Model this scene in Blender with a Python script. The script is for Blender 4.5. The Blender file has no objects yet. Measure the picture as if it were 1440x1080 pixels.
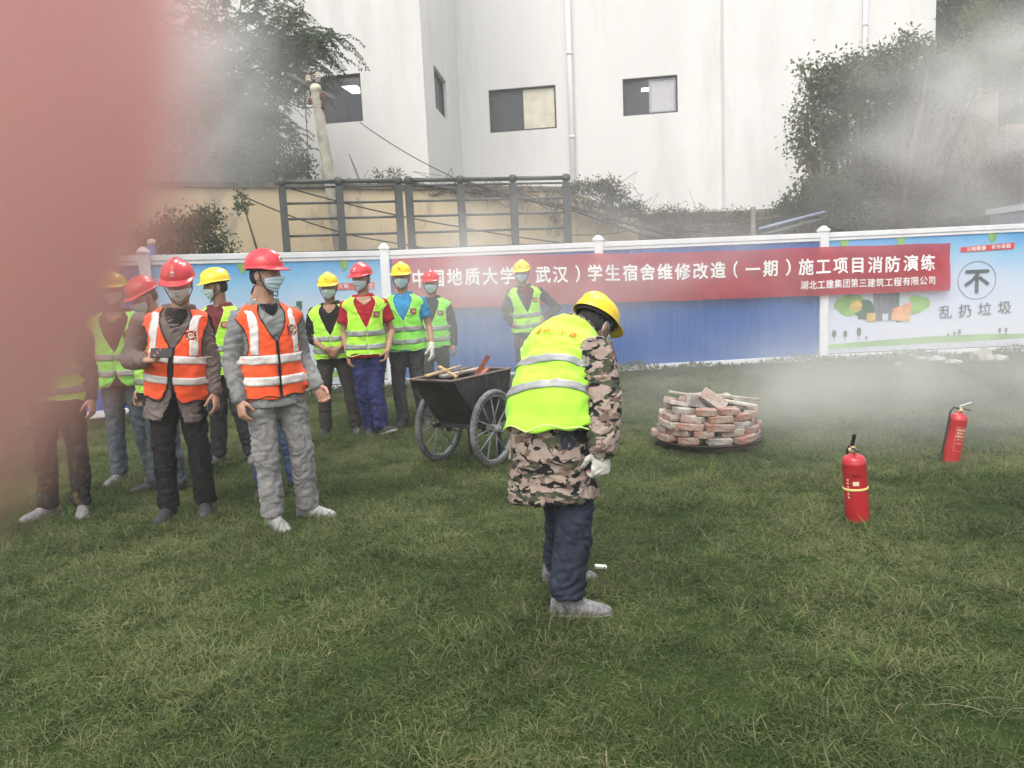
import bpy, bmesh, math, random
import numpy as np
from mathutils import Vector, Matrix, noise, Euler
from mathutils.bvhtree import BVHTree

rnd = random.Random(7)
SC = bpy.context.scene
COL = SC.collection
R = math.radians

# ------------------------------------------------------------------ camera, light, exposure
CAM_H = 1.52
FOC = 1080.0
cam = bpy.data.cameras.new('camera'); CAM = bpy.data.objects.new('camera', cam); COL.objects.link(CAM)
cam.sensor_width = 36; cam.lens = 36 * FOC / 1440
cam.clip_start = 0.002; cam.clip_end = 1000
CAM.location = (0, 0, CAM_H)
CROT = Euler((R(90 - 7.5), 0, 0)).to_matrix() @ Matrix.Rotation(R(-2.6), 3, 'Z')
CAM.rotation_euler = CROT.to_euler()
cam.dof.use_dof = True; cam.dof.focus_distance = 4.6; cam.dof.aperture_fstop = 6.8
SC.camera = CAM

SUN_EL, SUN_AZ = 58.0, 200.0       # azimuth, clockwise from +Y; 180 = straight behind the camera
world = bpy.data.worlds.new('World'); SC.world = world; world.use_nodes = True
wn = world.node_tree; wn.nodes.clear()
wo = wn.nodes.new('ShaderNodeOutputWorld'); wb = wn.nodes.new('ShaderNodeBackground'); sky = wn.nodes.new('ShaderNodeTexSky')
sky.sky_type = 'NISHITA'; sky.sun_disc = False
sky.sun_elevation = R(SUN_EL); sky.sun_rotation = R(SUN_AZ)
sky.air_density = 1.6; sky.dust_density = 6.0; sky.ozone_density = 0.6
wb.inputs['Strength'].default_value = 0.14
hs = wn.nodes.new('ShaderNodeHueSaturation'); hs.inputs['Saturation'].default_value = 0.35   # overcast: sky light is near grey
wn.links.new(sky.outputs[0], hs.inputs['Color']); wn.links.new(hs.outputs[0], wb.inputs['Color'])
wn.links.new(wb.outputs[0], wo.inputs['Surface'])
sl = bpy.data.lights.new('sun', 'SUN'); SUN = bpy.data.objects.new('sun', sl); COL.objects.link(SUN)
sl.energy = 1.6; sl.angle = R(16); sl.color = (1.0, 0.96, 0.9)
SUN.rotation_euler = (R(90 - SUN_EL), 0, R(180 - SUN_AZ) + math.pi)
SUN.location = (0, 0, 30)
SC.view_settings.view_transform = 'Standard'; SC.view_settings.look = 'None'
SC.view_settings.gamma = 1; SC.view_settings.use_curve_mapping = False
SC.view_settings.exposure = 0.9
SC.cycles.volume_step_rate = 1.0; SC.cycles.volume_max_steps = 64
SC.cycles.volume_bounces = 2; SC.cycles.max_bounces = 8; SC.cycles.transparent_max_bounces = 16
SC.cycles.use_denoising = True

def ray(px, py):
    return CROT @ Vector(((px - 720) / FOC, (540 - py) / FOC, -1.0))
def G(px, py, z=0.0):
    d = ray(px, py); t = (z - CAM_H) / d.z
    return Vector((0, 0, CAM_H)) + d * t
def at(px, py, Y):
    d = ray(px, py); return Vector((0, 0, CAM_H)) + d * (Y / d.y)
def onplane(px, py, p0, p1):
    """hit of a pixel's ray with the upright plane through p0 and p1 -> (distance along, height)"""
    d = ray(px, py); a = Vector((p0[0], p0[1], 0)); e = Vector((p1[0] - p0[0], p1[1] - p0[1], 0)); L = e.length; e /= L
    n = Vector((-e.y, e.x, 0)); o = Vector((0, 0, CAM_H))
    t = (a - o).dot(n) / d.dot(n); p = o + d * t
    return (p - a).dot(e), p.z

# ------------------------------------------------------------------ materials
MATS = {}
def mat(name, col=(.5, .5, .5), rough=.7, metal=0, var=.12, scale=8.0, bump=0.0, bscale=60.0, spec=.5, trans=0.0, sss=0.0,
        col2=None, sheen=0.0, alpha=1.0, coat=0.0, stretch=(1, 1, 1), dirt=None, dscale=3.0, dlo=.5, dhi=.7):
    if name in MATS: return MATS[name]
    m = bpy.data.materials.new(name); m.use_nodes = True; MATS[name] = m
    nt = m.node_tree; b = nt.nodes['Principled BSDF']
    b.inputs['Roughness'].default_value = rough; b.inputs['Metallic'].default_value = metal
    b.inputs['Specular IOR Level'].default_value = spec
    if sheen: b.inputs['Sheen Weight'].default_value = sheen
    if coat: b.inputs['Coat Weight'].default_value = coat
    if sss:
        b.inputs['Subsurface Weight'].default_value = sss; b.inputs['Subsurface Radius'].default_value = (1.0, .3, .15)
        b.inputs['Subsurface Scale'].default_value = .012
    if alpha < 1: b.inputs['Alpha'].default_value = alpha
    tc = nt.nodes.new('ShaderNodeTexCoord'); mp = nt.nodes.new('ShaderNodeMapping'); mp.inputs['Scale'].default_value = stretch
    nt.links.new(tc.outputs['Object'], mp.inputs[0])
    n = nt.nodes.new('ShaderNodeTexNoise'); n.inputs['Scale'].default_value = scale; n.inputs['Detail'].default_value = 6
    nt.links.new(mp.outputs[0], n.inputs['Vector'])
    mx = nt.nodes.new('ShaderNodeMix'); mx.data_type = 'RGBA'
    c2 = col2 or tuple(min(1, c * (1 + var)) for c in col); c1 = col if col2 else tuple(c * (1 - var) for c in col)
    mx.inputs[6].default_value = (*c1, 1); mx.inputs[7].default_value = (*c2, 1)
    rp = nt.nodes.new('ShaderNodeMapRange'); rp.inputs[1].default_value = .35; rp.inputs[2].default_value = .65
    nt.links.new(n.outputs[0], rp.inputs[0]); nt.links.new(rp.outputs[0], mx.inputs[0])
    out = mx.outputs[2]
    if dirt:
        n2 = nt.nodes.new('ShaderNodeTexNoise'); n2.inputs['Scale'].default_value = dscale; n2.inputs['Detail'].default_value = 9; n2.inputs['Roughness'].default_value = .7
        nt.links.new(mp.outputs[0], n2.inputs['Vector'])
        r2 = nt.nodes.new('ShaderNodeMapRange'); r2.inputs[1].default_value = dlo; r2.inputs[2].default_value = dhi
        nt.links.new(n2.outputs[0], r2.inputs[0])
        m2 = nt.nodes.new('ShaderNodeMix'); m2.data_type = 'RGBA'; m2.inputs[7].default_value = (*dirt, 1)
        nt.links.new(out, m2.inputs[6]); nt.links.new(r2.outputs[0], m2.inputs[0]); out = m2.outputs[2]
    nt.links.new(out, b.inputs['Base Color'])
    if bump:
        nb = nt.nodes.new('ShaderNodeTexNoise'); nb.inputs['Scale'].default_value = bscale; nb.inputs['Detail'].default_value = 5
        nt.links.new(mp.outputs[0], nb.inputs['Vector'])
        bp = nt.nodes.new('ShaderNodeBump'); bp.inputs['Strength'].default_value = bump; bp.inputs['Distance'].default_value = .02
        nt.links.new(nb.outputs[0], bp.inputs['Height']); nt.links.new(bp.outputs[0], b.inputs['Normal'])
    if trans:
        t = nt.nodes.new('ShaderNodeBsdfTranslucent'); ms = nt.nodes.new('ShaderNodeMixShader'); ms.inputs[0].default_value = trans
        nt.links.new(out, t.inputs[0]); nt.links.new(b.outputs[0], ms.inputs[1]); nt.links.new(t.outputs[0], ms.inputs[2])
        nt.links.new(ms.outputs[0], nt.nodes['Material Output'].inputs[0])
    return m

def cloth(name, col, var=.16, bump=.35, rough=.9, **k):
    return mat(name, col, rough, var=var, scale=k.pop('scale', 14), bump=bump, bscale=k.pop('bscale', 38), spec=.10, **k)

def camo(name, cols, scale=9.0, cuts=(.44, .5, .565), st=(1, 1, 1.9)):
    if name in MATS: return MATS[name]
    m = bpy.data.materials.new(name); m.use_nodes = True; MATS[name] = m
    nt = m.node_tree; b = nt.nodes['Principled BSDF']; b.inputs['Roughness'].default_value = .9; b.inputs['Specular IOR Level'].default_value = .2
    tc = nt.nodes.new('ShaderNodeTexCoord')
    prev = None
    for i, (c, seed) in enumerate(zip(cols, (0, 3.3, 9.1, 17.7))):
        if i == 0:
            rgb = nt.nodes.new('ShaderNodeRGB'); rgb.outputs[0].default_value = (*c, 1); prev = rgb.outputs[0]; continue
        mp = nt.nodes.new('ShaderNodeMapping'); mp.inputs['Scale'].default_value = st; mp.inputs['Location'].default_value = (seed, seed * 1.7, seed * .6)
        mp.inputs['Rotation'].default_value = (0.25 * i, .2, 0)
        nt.links.new(tc.outputs['Object'], mp.inputs[0])
        n = nt.nodes.new('ShaderNodeTexNoise'); n.inputs['Scale'].default_value = scale * (1 + .25 * i); n.inputs['Detail'].default_value = 2.2; n.inputs['Distortion'].default_value = .9
        nt.links.new(mp.outputs[0], n.inputs['Vector'])
        st_ = nt.nodes.new('ShaderNodeMapRange'); st_.inputs[1].default_value = cuts[i - 1] + .035; st_.inputs[2].default_value = cuts[i - 1] + .045
        nt.links.new(n.outputs[0], st_.inputs[0])
        mx = nt.nodes.new('ShaderNodeMix'); mx.data_type = 'RGBA'; mx.inputs[7].default_value = (*c, 1)
        nt.links.new(prev, mx.inputs[6]); nt.links.new(st_.outputs[0], mx.inputs[0]); prev = mx.outputs[2]
    nt.links.new(prev, b.inputs['Base Color'])
    nb = nt.nodes.new('ShaderNodeTexNoise'); nb.inputs['Scale'].default_value = 30; nb.inputs['Detail'].default_value = 6
    nt.links.new(tc.outputs['Object'], nb.inputs['Vector'])
    bp = nt.nodes.new('ShaderNodeBump'); bp.inputs['Strength'].default_value = .5; bp.inputs['Distance'].default_value = .02
    nt.links.new(nb.outputs[0], bp.inputs['Height']); nt.links.new(bp.outputs[0], b.inputs['Normal'])
    return m

# ------------------------------------------------------------------ mesh helpers
def V(*a): return np.array(a, float)
def nrm(a):
    a = np.asarray(a, float); return a / (np.linalg.norm(a) + 1e-12)

class Geo:
    def __init__(s): s.v = []; s.f = []
    def add(s, verts, faces):
        o = len(s.v); s.v.extend([tuple(map(float, p)) for p in verts]); s.f.extend([tuple(i + o for i in f) for f in faces]); return s
    def rings(s, rings, cap=True, closed=True):
        n = len(rings[0]); vs = [p for r in rings for p in r]; fs = []
        for i in range(len(rings) - 1):
            for j in range(n if closed else n - 1):
                k = (j + 1) % n
                fs.append((i * n + j, i * n + k, (i + 1) * n + k, (i + 1) * n + j))
        if cap and closed:
            fs.append(tuple(range(n - 1, -1, -1))); fs.append(tuple((len(rings) - 1) * n + j for j in range(n)))
        return s.add(vs, fs)
    def tube(s, pts, rad, n=10, flat=1.0, ref=None, soft=True):
        pts = [np.asarray(p, float) for p in pts]; rad = [rad] * len(pts) if np.isscalar(rad) else list(rad)
        if soft:
            d0 = nrm(pts[0] - pts[1]); d1 = nrm(pts[-1] - pts[-2])
            pts = [pts[0] + d0 * rad[0] * .8, pts[0] + d0 * rad[0] * .5] + pts + [pts[-1] + d1 * rad[-1] * .5, pts[-1] + d1 * rad[-1] * .8]
            rad = [rad[0] * .35, rad[0] * .8] + rad + [rad[-1] * .8, rad[-1] * .35]
        rr = []; x = None
        for i, p in enumerate(pts):
            t = nrm(pts[min(i + 1, len(pts) - 1)] - pts[max(i - 1, 0)])
            if x is None:
                r0 = np.asarray(ref, float) if ref is not None else (V(1, 0, 0) if abs(t[0]) < .8 else V(0, 1, 0))
                x = r0
            x = nrm(x - t * np.dot(x, t)); y = np.cross(t, x)
            rr.append([p + (x * math.cos(a) + y * math.sin(a) * flat) * rad[i] for a in np.linspace(0, 2 * math.pi, n, endpoint=False)])
        return s.rings(rr)
    def ellipsoid(s, c, r, M=None, nu=14, nv=9):
        c = np.asarray(c, float); rr = []
        for i in range(nv + 1):
            e = -math.pi / 2 + math.pi * (i + .02) / (nv + .04)
            ring = []
            for j in range(nu):
                a = 2 * math.pi * j / nu
                p = V(r[0] * math.cos(e) * math.cos(a), r[1] * math.cos(e) * math.sin(a), r[2] * math.sin(e))
                if M is not None: p = M @ p
                ring.append(c + p)
            rr.append(ring)
        return s.rings(rr)
    def box(s, c, h, M=None):
        c = np.asarray(c, float); vs = []
        for sx in (-1, 1):
            for sy in (-1, 1):
                for sz in (-1, 1):
                    p = V(sx * h[0], sy * h[1], sz * h[2])
                    if M is not None: p = M @ p
                    vs.append(c + p)
        return s.add(vs, [(0, 1, 3, 2), (4, 6, 7, 5), (0, 4, 5, 1), (2, 3, 7, 6), (0, 2, 6, 4), (1, 5, 7, 3)])
    def beam(s, a, b, w, t, up=(0, 0, 1)):
        a = np.asarray(a, float); b = np.asarray(b, float); d = nrm(b - a); u = np.asarray(up, float); u = nrm(u - d * np.dot(u, d)); x = np.cross(d, u)
        vs = []
        for p in (a, b):
            for i, j in ((-1, -1), (1, -1), (1, 1), (-1, 1)): vs.append(p + x * i * w / 2 + u * j * t / 2)
        return s.add(vs, [(3, 2, 1, 0), (4, 5, 6, 7), (0, 1, 5, 4), (1, 2, 6, 5), (2, 3, 7, 6), (3, 0, 4, 7)])
    def arr(s): return np.array(s.v), s.f

def npmesh(name, v, f, smooth=True, origin=None):
    v = np.asarray(v, float)
    if origin is not None: v = v - np.array(origin)
    me = bpy.data.meshes.new(name)
    if isinstance(f, np.ndarray) and f.ndim == 2:
        nf, k = f.shape
        me.vertices.add(len(v)); me.vertices.foreach_set('co', v.astype(np.float32).ravel())
        me.loops.add(nf * k); me.loops.foreach_set('vertex_index', f.astype(np.int32).ravel())
        me.polygons.add(nf); me.polygons.foreach_set('loop_start', np.arange(0, nf * k, k, dtype=np.int32))
        me.update(calc_edges=True)
    else:
        me.from_pydata([tuple(p) for p in v], [], [tuple(q) for q in f]); me.update()
    if smooth: me.polygons.foreach_set('use_smooth', np.ones(len(me.polygons), dtype=bool))
    return me

def link(name, data, m=None, parent=None, loc=None, smooth_angle=None):
    o = bpy.data.objects.new(name, data); COL.objects.link(o)
    if m is not None and data is not None:
        if len(data.materials) == 0: data.materials.append(m)
    if parent is not None: o.parent = parent
    if loc is not None: o.location = loc
    return o
def obj(name, geo, m, parent=None, smooth=True, origin=None, label=None, bevel=0):
    if origin is None and parent is not None: origin = ORG.get(parent.name)
    g = npmesh(name, *(geo.arr() if isinstance(geo, Geo) else geo), smooth=smooth, origin=origin)
    o = link(name, g, m, parent)
    if parent is not None and origin is not None:
        ORG[o.name] = tuple(origin)
    if label: o['label'] = label
    if bevel:
        b = o.modifiers.new('bevel', 'BEVEL'); b.width = bevel; b.segments = 2; b.limit_method = 'ANGLE'
    return o
ORG = {}      # world origin that a root's children subtract
def tag(o, label=None, cat=None, group=None, kind=None):
    for k, x in (('label', label), ('category', cat), ('group', group), ('kind', kind)):
        if x: o[k] = x
    return o
def root(name, label, cat, loc, group=None):
    o = bpy.data.objects.new(name, None); COL.objects.link(o); o.location = loc; o.empty_display_size = .2
    ORG[o.name] = tuple(loc); return tag(o, label, cat, group)
def single(name, geo, m, label=None, cat=None, group=None, kind=None, smooth=False, loc=None, bevel=0):
    """a top-level thing that is one mesh; geometry in world space, origin at loc"""
    g = npmesh(name, *(geo.arr() if isinstance(geo, Geo) else geo), smooth=smooth, origin=loc)
    o = link(name, g, m, None, loc); tag(o, label, cat, group, kind)
    if bevel:
        b = o.modifiers.new('bevel', 'BEVEL'); b.width = bevel; b.segments = 2; b.limit_method = 'ANGLE'
    return o

TMP = bpy.data.scenes.new('tmp')
def evalmods(me, mods):
    o = bpy.data.objects.new('tmp', me); TMP.collection.objects.link(o)
    for ty, kw in mods:
        m = o.modifiers.new('m', ty)
        for k, x in kw.items(): setattr(m, k, x)
    vl = TMP.view_layers[0]; vl.update(); dg = vl.depsgraph; dg.update()
    e = o.evaluated_get(dg).data
    v = np.empty(len(e.vertices) * 3, np.float32); e.vertices.foreach_get('co', v); v = v.reshape(-1, 3).astype(float)
    ls = np.empty(len(e.loops), np.int32); e.loops.foreach_get('vertex_index', ls)
    pt = np.empty(len(e.polygons), np.int32); e.polygons.foreach_get('loop_total', pt)
    if len(pt) and (pt == pt[0]).all(): f = ls.reshape(-1, pt[0])
    else:
        f = []; k = 0
        for n in pt: f.append(tuple(ls[k:k + n])); k += n
    bpy.data.objects.remove(o); bpy.data.meshes.remove(me)
    return v, f
def lap(v, f, it, lam=.5):
    e = np.concatenate([f[:, [i, (i + 1) % f.shape[1]]] for i in range(f.shape[1])])
    n = len(v); a, b = e[:, 0], e[:, 1]; deg = np.bincount(a, minlength=n) + np.bincount(b, minlength=n) + 1e-9
    for _ in range(it):
        s = np.stack([np.bincount(a, v[b, k], n) + np.bincount(b, v[a, k], n) for k in range(3)], 1)
        v = v + lam * (s / deg[:, None] - v)
    return v
def vnorm(v, f):
    a, b, c = v[f[:, 0]], v[f[:, 1]], v[f[:, 2]]; n = np.cross(b - a, c - a); out = np.zeros_like(v)
    for k in range(f.shape[1]):
        for d in range(3): out[:, d] += np.bincount(f[:, k], n[:, d], len(v))
    return out / (np.linalg.norm(out, axis=1, keepdims=True) + 1e-12)
def skin_over(geo, vox, smooth=2, fold=0.0, fs=1.0, seed=0, zs=1.0):
    me = npmesh('tmp', *geo.arr(), smooth=False)
    v, f = evalmods(me, [('REMESH', dict(mode='VOXEL', voxel_size=vox, use_smooth_shade=True))])
    if smooth: v = lap(v, f, smooth)
    if fold:
        n = vnorm(v, f); d = np.empty(len(v)); nn = noise.noise; s = seed * 3.7
        for i, p in enumerate(v):
            a = nn((p[0] * 7 * fs + s, p[1] * 7 * fs, p[2] * 6 * fs * zs))
            b = nn((p[0] * 11 * fs + s + 3 * a, p[1] * 11 * fs, p[2] * 19 * fs * zs + 2 * a))
            c = nn((p[0] * 5 * fs + s, p[1] * 5 * fs + 9, p[2] * 13 * fs * zs + 4 * a)); d[i] = fold * (.7 * a - .55 * max(0, 1 - abs(b) * 3.2) ** 1.5 + .75 * max(0, 1 - abs(c) * 2.2) ** 1.5)
        v = v + n * d[:, None]
    return v, f

# text -> 2D verts / faces
def text2d(s, size=1.0, bold=.02):
    c = bpy.data.curves.new('t', 'FONT'); c.body = s; c.size = size; c.offset = bold * size; c.align_x = 'CENTER'; c.resolution_u = 2
    o = bpy.data.objects.new('t', c); TMP.collection.objects.link(o)
    vl = TMP.view_layers[0]; vl.update(); dg = vl.depsgraph
    me = bpy.data.meshes.new_from_object(o.evaluated_get(dg))
    v = np.array([tuple(x.co) for x in me.vertices]); f = [tuple(p.vertices) for p in me.polygons]
    bpy.data.objects.remove(o); bpy.data.curves.remove(c); bpy.data.meshes.remove(me)
    return v, f
def glyph_on(g, ch, fn, bold):
    # heavy strokes: the glyph and four slightly shifted copies, each a hair proud of the last
    v, f = text2d(ch, 1.0, 0.0)
    if len(v) == 0: return
    cx = (v[:, 0].min() + v[:, 0].max()) / 2
    for k, (a, b) in enumerate(((0, 0), (bold, 0), (-bold, 0), (0, bold), (0, -bold)) if bold > .004 else ((0, 0),)):
        g.add([fn(p[0] - cx + a, p[1] - .37 + b, k * .0006) for p in v], f)
def text_on(parts, fn, depth=None):
    """parts: (char, u0, v0, size, bold); fn(u, v, d) -> 3D point"""
    g = Geo()
    for ch, u0, v0, sz, bold in parts: glyph_on(g, ch, lambda x, y, d: fn(u0 + x * sz, v0 + y * sz, d), bold)
    return g

# ------------------------------------------------------------------ the ground
m_ground = mat('ground_soil', (.035, .045, .018), .95, var=.4, scale=3, bump=.6, bscale=20)
g = Geo(); g.add([(-400, -300, 0), (400, -300, 0), (400, 500, 0), (-400, 500, 0)], [(0, 1, 2, 3)])
tag(single('ground', g, m_ground), kind='structure')
m_lawn = mat('lawn_soil', (.020, .034, .010), .95, col2=(.035, .052, .016), scale=2.2, bump=.8, bscale=35, spec=0.0, dirt=(.05, .042, .024), dscale=1.3, dlo=.58, dhi=.8)
g = Geo(); ny, nx = 44, 40; vs = []; fs = []
for i in range(ny + 1):
    y = 1.7 + (12.75 - 1.7) * i / ny
    for j in range(nx + 1):
        xl, xr = -.78 * y - .6, .80 * y + .6
        x = xl + (xr - xl) * j / nx
        vs.append((x, y, .006 + .02 * max(0, noise.noise((x * .9, y * .9, 3)))))
for i in range(ny):
    for j in range(nx): a = i * (nx + 1) + j; fs.append((a, a + 1, a + nx + 2, a + nx + 1))
g.add(vs, fs)
LAWN = tag(single('lawn', g, m_lawn, smooth=True), kind='structure')

# ------------------------------------------------------------------ fence with posters and banner
FP = [(-8.6, 8.2), (-4.72, 10.15), (-1.85, 11.85), (1.45, 12.25), (5.12, 12.55), (8.9, 12.45), (12.7, 12.3)]
FH = 2.04
fence = root('hoarding_fence', 'long site hoarding of blue and poster panels with white posts and rails behind the workers', 'fence', (0, 12, 0))
m_wht = mat('white_painted_steel', (.72, .73, .76), .45, var=.06, scale=3, dirt=(.42, .42, .42), dscale=4, dlo=.6, dhi=.9)
m_blue = mat('blue_sheet', (.030, .115, .37), .5, var=.06, scale=1.5, stretch=(1, 1, .15), dirt=(.05, .14, .36), dscale=3, dlo=.5, dhi=.85)
def poster_mat(name):
    m = bpy.data.materials.new(name); m.use_nodes = True; nt = m.node_tree; b = nt.nodes['Principled BSDF']; b.inputs['Roughness'].default_value = .5
    tc = nt.nodes.new('ShaderNodeTexCoord'); sp = nt.nodes.new('ShaderNodeSeparateXYZ'); nt.links.new(tc.outputs['Object'], sp.inputs[0])
    n = nt.nodes.new('ShaderNodeTexNoise'); n.inputs['Scale'].default_value = 1.3; n.inputs['Detail'].default_value = 3; nt.links.new(tc.outputs['Object'], n.inputs['Vector'])
    ma = nt.nodes.new('ShaderNodeMath'); ma.operation = 'MULTIPLY_ADD'; ma.inputs[1].default_value = .5; nt.links.new(n.outputs[0], ma.inputs[0]); nt.links.new(sp.outputs['Z'], ma.inputs[2])
    r = nt.nodes.new('ShaderNodeValToRGB'); e = r.color_ramp.elements
    e[0].position = .35; e[0].color = (.60, .64, .76, 1); e[1].position = 1.0; e[1].color = (.08, .32, .66, 1)
    x = r.color_ramp.elements.new(.66); x.color = (.52, .60, .74, 1); x = r.color_ramp.elements.new(.86); x.color = (.26, .5, .72, 1)
    mr = nt.nodes.new('ShaderNodeMapRange'); mr.inputs[1].default_value = 0; mr.inputs[2].default_value = 2.25
    nt.links.new(ma.outputs[0], mr.inputs[0]); nt.links.new(mr.outputs[0], r.inputs[0]); nt.links.new(r.outputs[0], b.inputs['Base Color'])
    return m
m_post = poster_mat('poster_print')
def fpt(i, u, z, off=0.0):
    a, b = FP[i], FP[i + 1]; L = math.hypot(b[0] - a[0], b[1] - a[1]); ex, ey = (b[0] - a[0]) / L, (b[1] - a[1]) / L
    return V(a[0] + ex * u + ey * off, a[1] + ey * u - ex * off, z)      # off > 0: towards the camera
def flen(i): a, b = FP[i], FP[i + 1]; return math.hypot(b[0] - a[0], b[1] - a[1])
def fpx(px, py):
    for i in range(len(FP) - 1):
        u, z = onplane(px, py, FP[i], FP[i + 1])
        if 0 <= u <= flen(i): return i, u, z
    return None
kinds = ['blue', 'blue', 'poster', 'blue', 'blue', 'poster', 'poster']
kinds = ['blue', 'poster', 'blue', 'blue', 'poster', 'poster']
PANEL = {}
for i, k in enumerate(kinds):
    L = flen(i)
    if k == 'blue':
        # folded sheet: shallow upright ribs
        g = Geo(); top, bot = [], []; n = int(L / .19); 
        for j in range(n + 1):
            for du, o in ((0, .0), (.07, .0), (.085, .012), (.125, .012)):
                u = .04 + (L - .08) * j / n + du
                if u > L - .04: break
                top.append(fpt(i, u, FH - .06, o)); bot.append(fpt(i, u, .10, o))
        g.rings([bot, top], cap=False, closed=False)
        PANEL[i] = obj('panel', g, m_blue, fence, smooth=False)
    else:
        g = Geo(); g.add([fpt(i, .03, .14, .01), fpt(i, L - .03, .14, .01), fpt(i, L - .03, FH - .06, .01), fpt(i, .03, FH - .06, .01),
                          fpt(i, .03, .14, -.02), fpt(i, L - .03, .14, -.02), fpt(i, L - .03, FH - .06, -.02), fpt(i, .03, FH - .06, -.02)],
                         [(0, 1, 2, 3), (7, 6, 5, 4), (0, 3, 7, 4), (1, 5, 6, 2), (3, 2, 6, 7), (0, 4, 5, 1)])
        PANEL[i] = obj('poster_panel', g, m_post, fence, smooth=False)
    for nm, z0, z1, o in (('top_rail', FH - .08, FH - .03, .028), ('top_rail', FH - .028, FH + .05, .04), ('bottom_rail', .03, .12, .028)):
        g = Geo(); g.add([fpt(i, .02, z0, o), fpt(i, L - .02, z0, o), fpt(i, L - .02, z1, o), fpt(i, .02, z1, o), fpt(i, .02, z0, -o), fpt(i, L - .02, z0, -o), fpt(i, L - .02, z1, -o), fpt(i, .02, z1, -o)],
                         [(0, 1, 2, 3), (7, 6, 5, 4), (0, 3, 7, 4), (1, 5, 6, 2), (3, 2, 6, 7), (0, 4, 5, 1)])
        obj(nm, g, m_wht, fence, smooth=False, bevel=.006)
for i, p in enumerate(FP):
    g = Geo(); j = min(i, len(FP) - 2); a = math.atan2(FP[j + 1][1] - FP[j][1], FP[j + 1][0] - FP[j][0]); M = np.array(Matrix.Rotation(a, 3, 'Z'))
    c = V(p[0], p[1], 0); w = .068
    def sq(w, z): return [c + M @ V(x * w, y * w, z) for x, y in ((-1, -1), (1, -1), (1, 1), (-1, 1))]
    g.rings([sq(w, 0), sq(w, FH + .07)]); obj('post', g, m_wht, fence, smooth=False, bevel=.006)
    g = Geo(); g.rings([sq(w + .012, FH + .072), sq(w + .012, FH + .1), sq(w * .35, FH + .16)]); obj('post_cap', g, m_wht, fence, smooth=False)

def flat_on(i, pts, off=.016):
    g = Geo(); g.add([fpt(i, u, z, off) for u, z in pts], [tuple(range(len(pts)))]); return g
def pxpoly(px, i=None, off=.016):
    pts = []
    for x, y in px:
        if i is None: r = fpx(x, y); ii, u, z = r
        else: u, z = onplane(x, y, FP[i], FP[i + 1]); ii = i
        pts.append((u, z)); 
    return pts
# right poster (panel 4 and 5)
m_ink = mat('dark_print_ink', (.10, .11, .12), .6); m_redp = mat('red_print', (.62, .06, .06), .5); m_whp = mat('white_print', (.85, .85, .85), .5)
m_grp = mat('green_print', (.22, .42, .12), .6, var=.25, scale=3); m_gr2 = mat('tree_print', (.05, .13, .09), .6)
m_gold = mat('ochre_print', (.55, .38, .10), .6, var=.3, scale=8); m_bin = mat('bin_grey_print', (.14, .15, .18), .6, var=.3, scale=14, stretch=(1, 1, .1)); m_org = mat('orange_print', (.72, .36, .18), .6, var=.2)
m_lgrey = mat('road_print', (.50, .54, .62), .6)
def decal(i, pts, m, off, name='print'):
    return obj(name, flat_on(i, pts, off), m, PANEL[i], smooth=False, origin=(0, 12, 0))
def blob(cx, cz, rx, rz, n=20, j=.15, s=1):
    rr = random.Random(s); return [(cx + rx * math.cos(t) * (1 + rr.uniform(-j, j)), cz + rz * math.sin(t) * (1 + rr.uniform(-j, j))) for t in np.linspace(0, 2 * math.pi, n, endpoint=False)]
def poster(i, flip=False):
    L = flen(i)
    decal(i, [(.05, .16), (L - .05, .16), (L - .05, .22), (L * .55, .235), (.05, .215)], m_lgrey, .013)
    hill = [(.05, .21)] + [(L - .05, .26)] + [(L * (1 - t), .30 + .10 * math.sin(2.6 * t) * (1 - .5 * t) - .05 * t) for t in np.linspace(.02, .98, 16)]
    decal(i, hill, m_grp, .015)
    rr = random.Random(i)
    for u in (.18, .36, .58, .70, 2.02, 2.12, 2.2, 2.85, 2.95, 3.42, 3.55, 3.66):
        if u > L - .1: continue
        big = u < .6 or u > 3.4; hh = rr.uniform(.09, .17) if big else rr.uniform(.04, .08); z0 = .32 if not big else .34
        g = flat_on(i, [(u - .004, z0), (u + .004, z0), (u + .004, z0 + hh), (u - .004, z0 + hh)], .019)
        g2 = flat_on(i, blob(u, z0 + hh * 1.1, hh * .33, hh * .6, 12, .1, int(u * 50)), .019)
        g.add(*g2.arr()); obj('print', g, m_gr2, PANEL[i], smooth=False, origin=(0, 12, 0))
    for u in (.25, 1.15, 2.6):
        decal(i, [(u, 1.97), (u + .16, 1.975), (u + .13, 1.86), (u + .07, 1.80), (u + .03, 1.88)], m_grp, .017)
poster(4); poster(1)
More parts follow.
